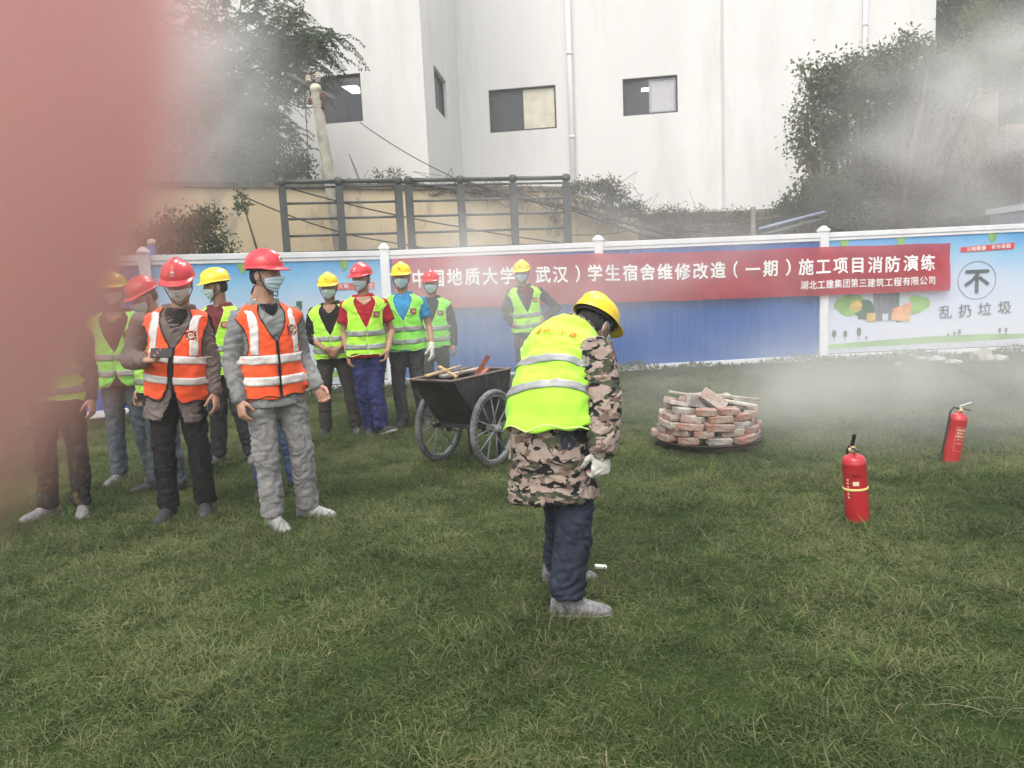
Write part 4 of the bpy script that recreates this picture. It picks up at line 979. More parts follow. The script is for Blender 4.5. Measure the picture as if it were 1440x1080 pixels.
# 13 the bending man
def wpt(px, py, Y): p = at(px, py, Y); return (p.x, p.y, p.z)
b13 = G(812, 864); b13 = (b13.x, b13.y)
def L13(px, py, Y): p = at(px, py, Y); return (p.x - b13[0], p.y - b13[1], p.z)
xs_l = V(-.80, .60, 0); xs_u = V(-.80, .55, .12)
def row13(h, px, py, Y, rx, ry, k): p = at(px, py, Y); x = xs_l * (1 - k) + xs_u * k; return (h, p.x, p.y, p.z, rx, ry, *x)
rows13 = [row13(.62, 778, 704, 3.44, .180, .150, 0), row13(.72, 776, 672, 3.45, .176, .148, 0), row13(.80, 775, 642, 3.46, .174, .145, 0), row13(.90, 775, 606, 3.48, .170, .155, .1), row13(.98, 775, 578, 3.50, .172, .142, .3),
          row13(1.08, 777, 552, 3.56, .158, .130, .5), row13(1.20, 783, 524, 3.63, .160, .126, .8), row13(1.30, 790, 502, 3.69, .168, .122, 1), row13(1.37, 797, 487, 3.73, .165, .108, 1),
          row13(1.42, 805, 476, 3.76, .145, .088, 1), row13(1.455, 813, 466, 3.78, .098, .072, 1), row13(1.485, 820, 458, 3.80, .070, .060, 1), row13(1.53, 828, 450, 3.83, .058, .056, 1)]
hf = nrm(V(.62, .58, -.62)); hx = nrm(np.cross(V(0, 0, 1), hf)); hx = nrm(hx - hf * np.dot(hx, hf)); hu = nrm(np.cross(hf, hx)); 
if hu[2] < 0: hx, hu = -hx, -hu
# columns: x (person's left), y = -forward, z = up
H13 = np.stack([nrm(np.cross(-hf, hu)), -hf, hu], 1)
W13 = Matrix.Translation((b13[0], b13[1], -.010))
hc13 = np.array(at(835, 459, 3.84))
J13 = dict(sh=[L13(838, 492, 3.55), L13(764, 490, 3.86)], el=[L13(852, 566, 3.40), L13(800, 560, 4.05)], wr=[L13(846, 630, 3.27), L13(820, 625, 4.0)],
           hip=[L13(800, 616, 3.44), L13(772, 612, 3.56)], kn=[L13(806, 740, 3.36), L13(792, 728, 3.70)], an=[L13(797, 836, 3.36), L13(784, 800, 3.78)])
for q, gy in ((0, .085), (1, .085)): x, y, z = J13['an'][q]; J13['an'][q] = (x, y, gy)
person('bending man in camouflage jacket and lime vest in the middle of the lawn', GR, b13, 0, 1.0, m_camo, m_lime, cloth('dark_blue_jeans', (.030, .036, .055), var=.3), .018, hem=.63, helmet=m_yel, mask=m_mask, rows=rows13, W=W13,
       J=J13, headM=(hc13, H13), seed=13, hands=[dict(d=(-.05, .05, -1), n=(-.4, .9, 0), curl=.75, sc=.98, st=-1), dict(d=(.1, .1, -1), n=(-1, -.2, 0), curl=.5)], gloves=[m_wglove, m_wglove], feet=[(84, 0), (80, 0)], shoes=m_gshoe, sole=m_whsole, vox=.006, gv=.0095,
       topfold=.014, tfold=.013, sleeve_r=.020, collar=True,
       vestopt=dict(hem=.905, vb=1.3, bands=(1.0, 1.145), bw=.042, badge=None, flare=.03, text=('湖北工建', 1.335, .044, .037), armpit=1.15, armw=.70, off=.014), cuff=.25)
# phone in the hand of man 4
ph = np.array(j4['wr'][0]) + np.array(Matrix.Rotation(R(8), 3, 'Z')) @ V(.125, -.045, .045)
g = Geo(); Mp = np.array(Euler((R(-35), R(4), R(12)), 'XYZ').to_matrix()); g.box(ph, (.068, .0045, .036), Mp)
single('phone', g, mat('black_phone_glass', (.012, .012, .014), .4, spec=.2), 'black phone held in the hand of the man in the brown grey coat', 'phone', loc=tuple(ph), bevel=.003)

# ------------------------------------------------------------------ hand cart
cl_ = np.array(G(606, 650)); cr_ = np.array(G(694, 660)); WR = .325
ax = nrm(cr_ - cl_); cc = (cl_ + cr_) / 2; bk = V(-ax[1], ax[0], 0)          # bk: from the sloping end towards the far end
m_iron = mat('black_sheet_iron', (.018, .018, .02), .55, var=.5, scale=6, bump=.3, bscale=20, dirt=(.11, .10, .10), dscale=9, dlo=.52, dhi=.8)
m_ironr = mat('worn_iron_edge', (.14, .10, .085), .6, var=.4, scale=14, dirt=(.03, .03, .03), dscale=14)
m_tyre = mat('dusty_tyre', (.08, .085, .09), .85, var=.4, scale=12, bump=.4, bscale=60, dirt=(.24, .24, .25), dscale=7, dlo=.4, dhi=.8)
m_rim = mat('dusty_rim', (.24, .25, .26), .7, var=.35, scale=10, dirt=(.06, .06, .06), dscale=10)
cart = root('hand_cart', 'old black sheet iron hand cart with two big spoked wheels', 'cart', tuple(cc))
def CP(a, b, z): return cc + ax * a + bk * b + V(0, 0, z)
hw = .215                      # half width of the hopper
prof_out = [(-.34, .775), (.0, .37), (.40, .37), (.50, .775)]    # (b, z) of the side outline: front lip, front foot, back foot, back lip
def plate(pts, th, name, m=m_iron):
    pts = [np.asarray(p) for p in pts]; n = nrm(np.cross(pts[1] - pts[0], pts[2] - pts[0])) * th / 2; k = len(pts); g = Geo()
    g.add([p + n for p in pts] + [p - n for p in pts], [tuple(range(k)), tuple(range(2 * k - 1, k - 1, -1))] + [(i, i + k, (i + 1) % k + k, (i + 1) % k) for i in range(k)])
    return obj(name, g, m, cart, smooth=False)
for sgn in (-1, 1): plate([CP(sgn * hw, b, z) for b, z in prof_out], .008, 'side_plate')
plate([CP(-hw + .006, -.34, .775), CP(hw - .006, -.34, .775), CP(hw - .006, .0, .37), CP(-hw + .006, .0, .37)], .008, 'end_plate')
plate([CP(-hw + .006, .005, .37), CP(hw - .006, .005, .37), CP(hw - .006, .39, .37), CP(-hw + .006, .39, .37)], .008, 'floor_plate')
plate([CP(-hw + .006, .40, .375), CP(hw - .006, .40, .375), CP(hw - .006, .50, .775), CP(-hw + .006, .50, .775)], .008, 'end_plate')
g = Geo()
rim = [CP(-hw, -.34, .775), CP(hw, -.34, .775), CP(hw, .50, .775), CP(-hw, .50, .775), CP(-hw, -.34, .775)]
for a, b in zip(rim, rim[1:]): g.tube([a, b], .011, 8)
obj('rolled_rim', g, m_ironr, cart)
g = Geo(); g.tube([CP(-.30, .10, WR), CP(.30, .10, WR)], .018, 10); obj('axle', g, m_ironr, cart)
for sgn in (-1, 1):
    g = Geo(); g.beam(CP(sgn * .19, -.10, .35), CP(sgn * .19, .62, .35), .035, .035); g.beam(CP(sgn * .19, .10, .27), CP(sgn * .19, .10, WR), .03, .05, bk); obj('chassis_bar', g, m_iron, cart, smooth=False)
    g = Geo(); g.beam(CP(sgn * .15, .34, .335), CP(sgn * .15, .38, .02), .035, .035, bk); obj('leg', g, m_iron, cart, smooth=False)
g = Geo(); g.tube([CP(-.19, .60, .35), CP(-.19, .85, .50), CP(.19, .85, .50), CP(.19, .60, .35)], .014, 8); obj('handle', g, m_ironr, cart)
g = Geo(); g.beam(CP(-.21, -.02, .350), CP(.21, -.02, .350), .04, .03); g.beam(CP(-.21, .30, .350), CP(.21, .30, .350), .04, .03); obj('cross_bar', g, m_iron, cart, smooth=False)
for sgn in (-1, 1):
    C0 = CP(sgn * .285, .10, WR)
    def WP(r, t, a=0): return C0 + ax * a + (bk * math.cos(t) + V(0, 0, 1) * math.sin(t)) * r
    g = Geo(); n = 56; rg = []
    for k in range(n):
        t = 2 * math.pi * k / n; bump = .004 * (k % 2); rg.append([WP(WR - .026 + (.026 + bump) * math.cos(q), t, .026 * math.sin(q)) for q in np.linspace(0, 2 * math.pi, 10, endpoint=False)])
    rg.append(rg[0]); g.rings(rg, cap=False); wh = obj('wheel', g, m_tyre, cart, label=None)
    g = Geo()
    for k in range(46):
        t = 2 * math.pi * k / 46; M_ = np.stack([ax, bk * math.cos(t) + V(0, 0, 1) * math.sin(t), V(0, 0, 1) * math.cos(t) - bk * math.sin(t)], 1)
        for q in (-1, 1): g.box(WP(WR - .030, t, q * .0255), (.003, .010, .0055), M_)
    tag(obj('tread_marks', g, m_strap, wh, smooth=False), kind='stuff')
    g = Geo(); rg = [[WP(r, t, a) for r, a in ((WR - .045, -.018), (WR - .058, -.018), (WR - .062, 0), (WR - .058, .018), (WR - .045, .018))] for t in np.linspace(0, 2 * math.pi, 57)]; g.rings(rg, cap=False); obj('rim', g, m_rim, wh)
    g = Geo()
    for k in range(12):
        t = 2 * math.pi * k / 12 + .1; g.tube([WP(.02, t, .022 * (1 if k % 2 else -1)), WP(WR - .055, t, 0)], .0068, 7, soft=False)
    sp = obj('spokes', g, m_rim, wh)
    g = Geo(); g.tube([C0 - ax * .045, C0 + ax * .045], .032, 14); g.tube([C0 - ax * .06 , C0 + ax * .06], .016, 10); obj('hub', g, m_rim, wh)
m_wood = mat('splintered_pale_wood', (.42, .29, .15), .8, var=.3, scale=8, stretch=(1, 6, 6), bump=.3); m_redw = mat('red_brown_wood', (.24, .075, .04), .8, var=.3, scale=9, bump=.3); m_wood2 = mat('grey_wood', (.30, .26, .22), .85, var=.35, scale=8, bump=.4)
def stick(label, a, b, w, t, m, taper=1.0, group='wooden scraps in the cart', name='wood_stick'):
    a = np.asarray(a, float); b = np.asarray(b, float); d = nrm(b - a); x = nrm(np.cross(d, V(0, 0, 1))); y = np.cross(x, d); rg = []
    for k in range(7):
        u = k / 6; c = a + (b - a) * u + x * .004 * math.sin(k * 2.1); w_ = w * (1 + (taper - 1) * u) / 2 * (1 + .12 * math.sin(k * 1.7)); t_ = t * (1 + (taper - 1) * u) / 2
        rg.append([c + x * i * w_ + y * j_ * t_ for i, j_ in ((-1, -1), (1, -1), (1, 1), (-1, 1))])
    g = Geo(); g.rings(rg); return single(name, g, m, label, 'wood', group, loc=tuple(a))
stick('pale splintered stick pointing up to the right out of the cart', CP(.02, -.10, .72), CP(.20, .02, .98), .035, .012, m_wood, .12)
stick('short ochre stick crossing the pale splinter in the cart', CP(-.02, -.20, .87), CP(.20, -.26, .80), .03, .016, m_wood, .8)
stick('flat ochre board end resting on the front lip of the cart', CP(-.02, -.38, .815), CP(.13, -.10, .87), .05, .014, m_wood, .6)
stick('red brown block of wood standing out of the far side of the cart', CP(.05, .18, .72), CP(.17, .24, .92), .055, .035, m_redw, .95)
stick('grey board lying across the load in the cart', CP(-.16, .0, .76), CP(-.02, .42, .79), .08, .018, m_wood2, .9)
stick('dark brown board sunk in the load of the cart', CP(.12, .0, .70), CP(.0, .45, .78), .07, .02, m_redw, .9)

# ------------------------------------------------------------------ ring of bricks on a pan
FC = np.array(G(996, 626)); 
pit = root('fire_pit', 'round stack of salvaged bricks built on a low iron pan as a fire pit', 'fire pit', tuple(FC))
m_bk = [mat('old_brick_%s' % c[0], c[1], .9, col2=c[2], scale=9, bump=.7, bscale=45, dirt=c[3], dscale=c[4], dlo=.46, dhi=.62) for c in (
    ('pink', (.27, .13, .10), (.34, .19, .15), (.34, .29, .25), 11), ('brown', (.26, .13, .09), (.34, .19, .14), (.30, .26, .22), 9), ('pale', (.32, .24, .20), (.36, .29, .24), (.40, .37, .33), 12), ('grey', (.22, .20, .18), (.30, .27, .24), (.42, .40, .37), 10))]
def brickmesh(seed):
    rr = random.Random(seed); b = bmesh.new(); bmesh.ops.create_cube(b, size=1)
    bmesh.ops.subdivide_edges(b, edges=b.edges[:], cuts=1, use_grid_fill=True)
    for v in b.verts:
        v.co = Vector((v.co.x * .245, v.co.y * .118, v.co.z * .058)); k = sum(abs(abs(c) - h) < 1e-4 for c, h in zip(v.co, (.1225, .059, .029)))
        if k >= 2: v.co *= 1 - rr.uniform(.0, .045) * (k - 1)
        v.co += Vector((rr.uniform(-1, 1), rr.uniform(-1, 1), rr.uniform(-1, 1))) * .0025
    me = bpy.data.meshes.new('brick'); b.to_mesh(me); b.free(); return me
BM = []
for k in range(12):
    me = brickmesh(k); me.materials.append(m_bk[(k * 3 + k // 4) % 4]); BM.append(me)
rr = random.Random(3)
def brick(p, rz, rx=0, ry=0, k=None, parent=pit, sc=1.0):
    o = bpy.data.objects.new('brick', BM[rr.randrange(12) if k is None else k]); COL.objects.link(o); o.parent = parent
    o.location = Vector(tuple(np.asarray(p) - FC)); o.rotation_euler = (rx, ry, rz); o.scale = (sc, 1, 1)
    m = o.modifiers.new('b', 'BEVEL'); m.width = .004; m.segments = 1; return o
zc = .125
for c in range(5):
    rad = .415 - .022 * c - (.03 if c == 4 else 0); n = 11 if c < 3 else 10; ph0 = c * .29 + .1
    for k in range(n):
        if c == 4 and k in (7, 3): continue
        t = ph0 + 2 * math.pi * k / n + rr.uniform(-.03, .03); r_ = rad + rr.uniform(-.03, .03)
        brick(FC + V(math.cos(t) * r_, math.sin(t) * r_, zc + .0575 * c), t + math.pi / 2 + rr.uniform(-.17, .17), rr.uniform(-.08, .08), rr.uniform(-.05, .05), sc=rr.uniform(.68, 1.0))
for dx, dy, dz, rz, rx, ry in ((-.10, -.05, .385, .5, 1.35, .25), (.03, -.08, .40, -.3, .9, .6), (-.16, .10, .37, 1.2, .2, .3), (.12, .10, .36, .2, .1, -.3), (-.02, .22, .37, .1, .5, 0), (-.28, .05, .375, .9, .05, .3)):
    brick(FC + V(dx, dy, dz + .02), rz, rx, ry)
for dx, dy, dz, rz, rx, ry in ((.0, -.08, .30, .2, 0, .1), (.12, .0, .28, 1.2, .1, .1), (-.14, .05, .29, .8, 0, .2), (0, .14, .29, .1, .2, 0)): brick(FC + V(dx, dy, dz), rz, rx, ry)
m_soot = mat('sooty_iron_pan', (.03, .022, .02), .8, var=.5, scale=10, dirt=(.16, .09, .06), dscale=12)
g = Geo(); g.rings([[FC + V(r_ * math.cos(t), r_ * math.sin(t), z) for t in np.linspace(0, 2 * math.pi, 40, endpoint=False)] for r_, z in ((.24, .03), (.42, .078), (.475, .095), (.475, .083), (.42, .066), (.24, .018))]); obj('iron_pan', g, m_soot, pit)
g = Geo(); g.rings([[FC + V(r_ * math.cos(t), r_ * math.sin(t), z) for t in np.linspace(0, 2 * math.pi, 24, endpoint=False)] for r_, z in ((.27, -.01), (.25, .03))]); obj('base', g, m_soot, pit)
g = Geo(); g.rings([[FC + V(r_ * math.cos(t), r_ * math.sin(t), z) for t in np.linspace(0, 2 * math.pi, 24, endpoint=False)] for r_, z in ((.34, .10), (.33, .24), (.1, .27))]); obj('ash_heap', g, mat('ash', (.10, .095, .09), .95, var=.4, bump=.8, scale=20), pit)
FG = 'boards laid across the brick fire pit'
def fs(label, a, b, w, t, m): stick(label, FC + V(*a), FC + V(*b), w, t, m, .95, FG, 'wooden_board')
fs('long thin grey board rising to the left behind the bricks', (-.30, .22, .47), (.02, .12, .41), .05, .016, m_wood2)
fs('long grey board lying across the right rim of the fire pit', (.10, .05, .44), (.47, .02, .385), .06, .022, m_wood2)
fs('pale board under the grey one on the right rim of the fire pit', (-.02, .0, .435), (.40, -.12, .355), .07, .02, mat('pale_board', (.46, .42, .38), .85, var=.2, bump=.3))
fs('pale thin lath on the left rim of the fire pit', (-.38, .05, .40), (-.12, .02, .395), .045, .03, mat('pale_board', (.46, .42, .38)))
fs('pale board with a blunt end leaning on the left rim of the fire pit', (-.36, -.12, .43), (-.17, -.10, .385), .05, .03, mat('pale_board', (.46, .42, .38)))
brick(FC + V(.10, -.25, .01), .3, .1, 0, parent=pit)
brick(FC + V(.26, -.20, .01), -.2, .1, 0, parent=pit)

# ------------------------------------------------------------------ fire extinguishers
m_ext = mat('extinguisher_red', (.46, .018, .026), .34, var=.05, scale=5, coat=.3, dirt=(.35, .03, .04), dscale=9, dlo=.55, dhi=.9)
m_brass = mat('brass', (.55, .40, .18), .35, .8); m_bpl = mat('black_plastic', (.02, .02, .022), .5); m_ylab = mat('cream_label', (.72, .62, .42), .6)
m_chrome = mat('steel_lever', (.35, .36, .36), .4, .6)
def extinguisher(label, px, tilt_dir, tilt, yaw, s, band, leverup, text):
    p = np.array(G(*px)); M = np.array(Matrix.Rotation(tilt, 3, Vector(tilt_dir)) @ Matrix.Rotation(yaw, 3, 'Z')); e = root('fire_extinguisher', label, 'extinguisher', tuple(p), 'fire extinguishers standing on the lawn')
    X = lambda x, y, z: p + M @ V(x, y, z) * s
    def lathe(pr, name, m, n=36, parent=e): g = Geo(); g.rings([[X(r_ * math.cos(t), r_ * math.sin(t), z) for t in np.linspace(0, 2 * math.pi, n, endpoint=False)] for r_, z in pr]); return obj(name, g, m, parent)
    lathe(((.070, -.02), (.073, .0), (.075, .012), (.0755, .20), (.0755, .395), (.0765, .398), (.0765, .404), (.0745, .408), (.072, .424), (.062, .442), (.040, .455), (.022, .460), (.020, .470)), 'cylinder', m_ext)
    lathe(((.018, .468), (.019, .486), (.015, .487), (.015, .500), (.017, .501), (.017, .512)), 'valve', m_brass, 18)
    g = Geo(); g.beam(X(-.01, 0, .505), X(.085, 0, .497), .022, .008); obj('carry_handle', g, m_bpl, e, smooth=False)
    g = Geo(); g.beam(X(-.015, 0, .516), X(.10 * math.cos(leverup), 0, .516 + .10 * math.sin(leverup)), .022, .009); obj('lever', g, m_chrome if band == 0 else m_bpl, e, smooth=False, bevel=.002)
    g = Geo(); g.ellipsoid(X(0, -.022, .492), (.013 * s, .008 * s, .013 * s), M); obj('gauge', g, m_ylab, e)
    g = Geo(); H_ = [(-.012, 0, .50), (-.06, 0, .505), (-.088, -.01, .46), (-.090, -.015, .35), (-.092, -.015, .20), (-.092, -.01, .06)]; g.tube([X(*q) for q in H_], .0085 * s, 8); obj('hose', g, m_bpl, e)
    g = Geo(); g.tube([X(-.092, -.01, .06), X(-.092, -.01, -.0)], [.010 * s, .015 * s], 10); obj('nozzle', g, m_bpl, e)
    if band:
        g = Geo(); rg = [[X(r_ * math.cos(t), r_ * math.sin(t), z) for t in np.linspace(0, 2 * math.pi, 36, endpoint=False)] for r_, z in ((.0765, .222), (.081, .226), (.081, .236), (.0765, .240))]; g.rings(rg, cap=False); obj('band', g, mat('yellow_band', (.75, .55, .20), .6), e)
    def S(u, v, off=.001): a = -math.pi / 2 + u / .0755; return X((.0755 + off) * math.cos(a), (.0755 + off) * math.sin(a), v)
    def lab(u0, u1, v0, v1, m, name='label', off=.001, parent=e): g = Geo(); g.rings([[S(u, v, off) for u in np.linspace(u0, u1, 10)] for v in (v0, v1)], cap=False, closed=False); return obj(name, g, m, parent)
    ph_ = text[0]
    if text[1]:
        fr = Geo()
        for (a, b, c, d) in ((-.042, .042, .335, .3365), (-.042, .042, .12, .1215), (-.042, -.0405, .12, .335), (.0405, .042, .12, .335)): fr.rings([[S(ph_ + u, v, .001) for u in np.linspace(a, b, 8)] for v in (c, d)], cap=False, closed=False)
        obj('label_frame', fr, m_ylab, e)
        W_ = []; 
        for line, v0, sz, dx in (('干粉灭火器', .312, .018, .0155), ('使用方法', .284, .017, .017), ('提拔压喷', .256, .018, .018), ('火灾', .228, .017, .03), ('检查有效', .19, .010, .012)):
            for k, ch in enumerate(line): W_.append((ch, ph_ + (k - (len(line) - 1) / 2) * dx, v0, sz, .03))
        obj('lettering', text_on(W_, lambda u, v, d: S(u, v, .0015 + d)), m_ylab, e, smooth=False)
    else:
        lab(-.02 + ph_, .018 + ph_, .262, .290, m_ylab)
        W_ = [(ch, ph_ + (k - 1.5) * .016, .33, .016, .03) for k, ch in enumerate('干粉灭火')]
        obj('lettering', text_on(W_, lambda u, v, d: S(u, v, .0015 + d)), mat('dark_red_print', (.12, .01, .015), .6), e, smooth=False)
        W_ = [(ch, ph_ - .052, .30 - k * .024, .015, .03) for k, ch in enumerate('消防安全使用')]
        obj('lettering', text_on(W_, lambda u, v, d: S(u, v, .0015 + d)), m_ylab, e, smooth=False)
extinguisher('red fire extinguisher with a yellow band standing nearest on the grass', (1206, 732), (0, 1, 0), -.075, R(-95), .90, 1, 1.1, (.10, False))
extinguisher('red fire extinguisher with white lettering tilted in the smoke at right', (1336, 650), (0, 1, 0), .16, R(-5), .84, 0, .55, (.010, True))

m_scrap = mat('white_scrap', (.7, .7, .68), .7)
p = G(845, 806); g = Geo(); g.box((p.x, p.y, .035), (.032, .012, .008), np.array(Euler((.3, .2, .2)).to_matrix())); single('foam_scrap', g, m_scrap, 'small white foam scrap lying right of the bending man', 'litter', loc=tuple(p), bevel=.003)
for k, (x, y, s_) in enumerate(((1382, 508, .13), (1316, 508, .10), (1340, 512, .09), (1296, 506, .07), (1405, 507, .10), (1262, 514, .05))):
    p = G(x, y); rr2 = random.Random(k); b = bmesh.new(); bmesh.ops.create_icosphere(b, subdivisions=2, radius=1)
    for v in b.verts: v.co = Vector((v.co.x * s_ * 1.4, v.co.y * s_, v.co.z * s_ * (1.3 if k == 0 else .6))) * (1 + .35 * noise.noise(v.co * 1.4 + Vector((k, 0, 0))))
    me = bpy.data.meshes.new('stone'); b.to_mesh(me); b.free(); o = link('stone', me, mat('pale_stone', (.34, .33, .30), .9, var=.3, bump=.5), None, (p.x, p.y, s_ * .3))
    tag(o, ['pointed pale stone by the foot of the right poster', 'flat pale stone left of the pointed one by the poster', 'low flat stone just in front of the poster rail', 'small stone by the poster foot, leftmost but one', 'rounded stone right of the pointed one', 'tiny pale stone far out on the lawn before the poster'][k], 'stone', 'stones at the foot of the right poster')

# ------------------------------------------------------------------ vegetation
def leafmat(name, col, var=.35, tr=.35):
    m = mat(name, col, .55, var=var, scale=1.7, trans=tr, spec=.35); return m
def leaves(P, D, L, Wd, rg, name='leaves', up=.35, droop=0.0):
    """P centres, D directions (n,3); one folded leaf each (4 triangles as 2 quads)"""
    n = len(P); nr = rg.normal(size=(n, 3)); nr[:, 2] += up; D = D / (np.linalg.norm(D, axis=1, keepdims=True) + 1e-9)
    S = np.cross(D, nr); S /= np.linalg.norm(S, axis=1, keepdims=True) + 1e-9; N = np.cross(S, D)
    L = L * rg.uniform(.6, 1.25, n)[:, None]; w = Wd * rg.uniform(.7, 1.2, n)[:, None]
    v = np.stack([P, P + D * L * .5 + S * w * .5 + N * w * .18, P + D * L, P + D * L * .5 - S * w * .5 + N * w * .18], 1).reshape(-1, 3)
    f = np.arange(n * 4).reshape(n, 4); return v, f
def clumps(rg, centre, rad, ncl, nper, clr):
    c = rg.normal(size=(ncl, 3)); c /= np.linalg.norm(c, axis=1, keepdims=True); c = c * (rg.uniform(.35, 1, (ncl, 1)) ** .5) * np.array(rad) + np.array(centre)
    p = c[:, None, :] + rg.normal(size=(ncl, nper, 3)) * clr * rg.uniform(.5, 1.4, (ncl, 1, 1)); return p.reshape(-1, 3), c
def limbs(g, base, tips, r0, rg, mid=.5):
    base = np.asarray(base, float)
    for t in tips:
        m = base * (1 - mid) + t * mid + rg.normal(size=3) * .15; g.tube([base, m, t], [r0, r0 * .5, r0 * .15], 6, soft=False)
m_bark = mat('bark', (.12, .09, .065), .95, var=.4, scale=6, bump=.7, bscale=30)
rg = np.random.default_rng(5)
# left feathery tree: arching fronds with rows of leaflets
def frond_tree():
    base = at(300, 330, 15.2); base.z = 0; t = root('feathery_tree', 'tall feathery dark green tree drooping over the cream wall at upper left', 'tree', tuple(base))
    g = Geo(); cen = at(318, 140, 15.2); hub = V(base.x, base.y, 2.8); g.tube([(base.x, base.y, 0), hub, V(cen.x, cen.y, cen.z)], [.17, .13, .07], 10)
    cl = []; 
    for px, py, Y, n_, r_ in ((430, 75, 14.8, 60, .45), (455, 55, 14.7, 34, .32), (300, 190, 15.2, 90, .9), (350, 130, 15.3, 90, .9), (300, 60, 15.4, 110, .9), (360, 60, 15.1, 90, .75), (400, 45, 14.9, 70, .55), (420, 110, 14.8, 55, .5), (330, 150, 15.1, 110, .8), (270, 180, 15.4, 90, .9), (380, 190, 14.9, 60, .5), (355, 225, 14.6, 70, .55), (250, 60, 15.6, 80, 1.0), (200, 120, 15.8, 90, 1.1),
                           (285, 240, 14.4, 70, .6), (150, 200, 15.4, 60, 1.0), (345, -40, 15.2, 80, 1.0), (225, 270, 14.2, 50, .6), (398, 245, 14.4, 36, .35), (330, 100, 15.6, 90, 1.1), (290, 160, 15.9, 90, 1.2), (230, 210, 15.9, 80, 1.2), (330, 215, 15.8, 60, .9), (260, 100, 16.2, 80, 1.3)):
        c = np.array(at(px, py, Y)); cl.append(c)
        for _ in range(n_):
            s0 = c + rg.normal(size=3) * r_ * np.array((.42, .5, .38)); az = rg.uniform(0, 2 * math.pi); L = rg.uniform(.35, .8); d = V(math.cos(az), math.sin(az), rg.uniform(.1, .7))
            FR.append((s0, d, L))
    limbs(g, hub, cl, .06, rg); obj('trunk', g, m_bark, t)
    Pn = []; Dn = []
    for s0, d, L in FR:
        n_ = 22
        for k in range(n_):
            u = (k + 1) / n_; p = s0 + d * L * u + V(0, 0, -1) * L * .75 * u * u; tg = nrm(d + V(0, 0, -1.5 * u)); sd = nrm(np.cross(tg, V(0, 0, 1)))
            for q in (-1, 1): Pn.append(p); Dn.append(sd * q + tg * .7 + V(0, 0, -.25) + rg.normal(size=3) * .18)
    v, f = leaves(np.array(Pn), np.array(Dn), .085, .030, rg); obj('crown', (v, f), leafmat('feathery_leaf', (.055, .085, .035)), t, smooth=False)
FR = []
frond_tree()
def bush(name, label, cat, px, pyb, Y, blobs, L, Wd, m, trunk=True, parent_loc=None, dens=1.0, group=None, r0=.05):
    base = at(px, pyb, Y); bz = V(base.x, base.y, 0); t = root(name, label, cat, tuple(bz), group); Ps = []; cs = []
    for (x, y, YY, rx, rz, ncl, nper, clr) in blobs:
        c = np.array(at(x, y, YY)); P_, C_ = clumps(rg, c, (rx, rx * .8, rz), int(ncl * dens), nper, clr); Ps.append(P_); cs.append(C_[::max(1, len(C_) // 4)] if ncl > 12 else C_[:1])
    P_ = np.concatenate(Ps); D_ = rg.normal(size=P_.shape) + np.array((0, -.3, -.25)); v, f = leaves(P_, D_, L, Wd, rg); obj('leaves', (v, f), m, t, smooth=False)
    g = Geo(); limbs(g, bz + V(0, 0, .05), np.concatenate(cs), r0, rg, .55); obj('stem', g, m_bark, t)
m_lf1 = leafmat('dark_leaf', (.055, .085, .035)); m_lf2 = leafmat('mid_leaf', (.095, .125, .055), .5); m_lf3 = leafmat('ivy_leaf', (.06, .07, .03)); m_lf4 = leafmat('yellowish_leaf', (.14, .16, .05))
m_dry = leafmat('brown_leaf', (.17, .14, .09), .45)
bush('shrub', 'dark leafy shrub rising behind the blue panel at left', 'shrub', 268, 360, 11.0, [(268, 345, 11.0, .5, .38, 60, 26, .085), (285, 315, 11.0, .26, .20, 34, 26, .07), (235, 330, 11.1, .34, .30, 36, 26, .08), (310, 352, 10.9, .22, .10, 16, 20, .06), (220, 350, 11.0, .5, .3, 30, 26, .08)], .075, .035, m_lf1)
bush('dark_bush', 'dense dark bush hanging over the end of the cream wall near the leaning pole', 'bush', 380, 262, 14.6, [(385, 235, 14.6, .75, .25, 70, 26, .09), (340, 232, 14.7, .6, .30, 60, 26, .09), (290, 245, 14.4, .9, .35, 80, 26, .10), (345, 285, 12.1, .14, .16, 10, 16, .05), (240, 290, 13.0, .5, .3, 40, 24, .09)], .085, .035, m_lf1)
# vines on the cream wall top and the retaining wall
def vine(label, segs, L, Wd, m, name='vine'):
    c0 = np.array(at(segs[0][0], segs[0][1], segs[0][2])); t = root(name, label, 'vine', tuple(c0), 'vines on the walls'); Ps = []; g = Geo(); pts = []
    for (x, y, Y, rx, rz, ncl, nper, clr) in segs: c = np.array(at(x, y, Y)); P_, C_ = clumps(rg, c, (rx, .16, rz), ncl, nper, clr); Ps.append(P_); pts.append(c)
    P_ = np.concatenate(Ps); D_ = rg.normal(size=P_.shape) + np.array((0, -.4, -.5)); obj('leaves', leaves(P_, D_, L, Wd, rg), m, t, smooth=False)
    for a, b in zip(pts, pts[1:]):
        for k in range(3): g.tube([a + rg.normal(size=3) * .05, (a + b) / 2 + V(0, 0, -.1) + rg.normal(size=3) * .08, b + rg.normal(size=3) * .05], [.014, .010, .012], 5, soft=False)
    for c in pts:
        for k in range(5): q = c + rg.normal(size=3) * np.array((.25, .05, .08)); g.tube([q, q + rg.normal(size=3) * np.array((.2, .03, .15)), q + rg.normal(size=3) * np.array((.35, .03, .25)) + V(0, 0, -.15)], [.007, .005, .003], 4, soft=False)
    obj('stems', g, m_bark, t)
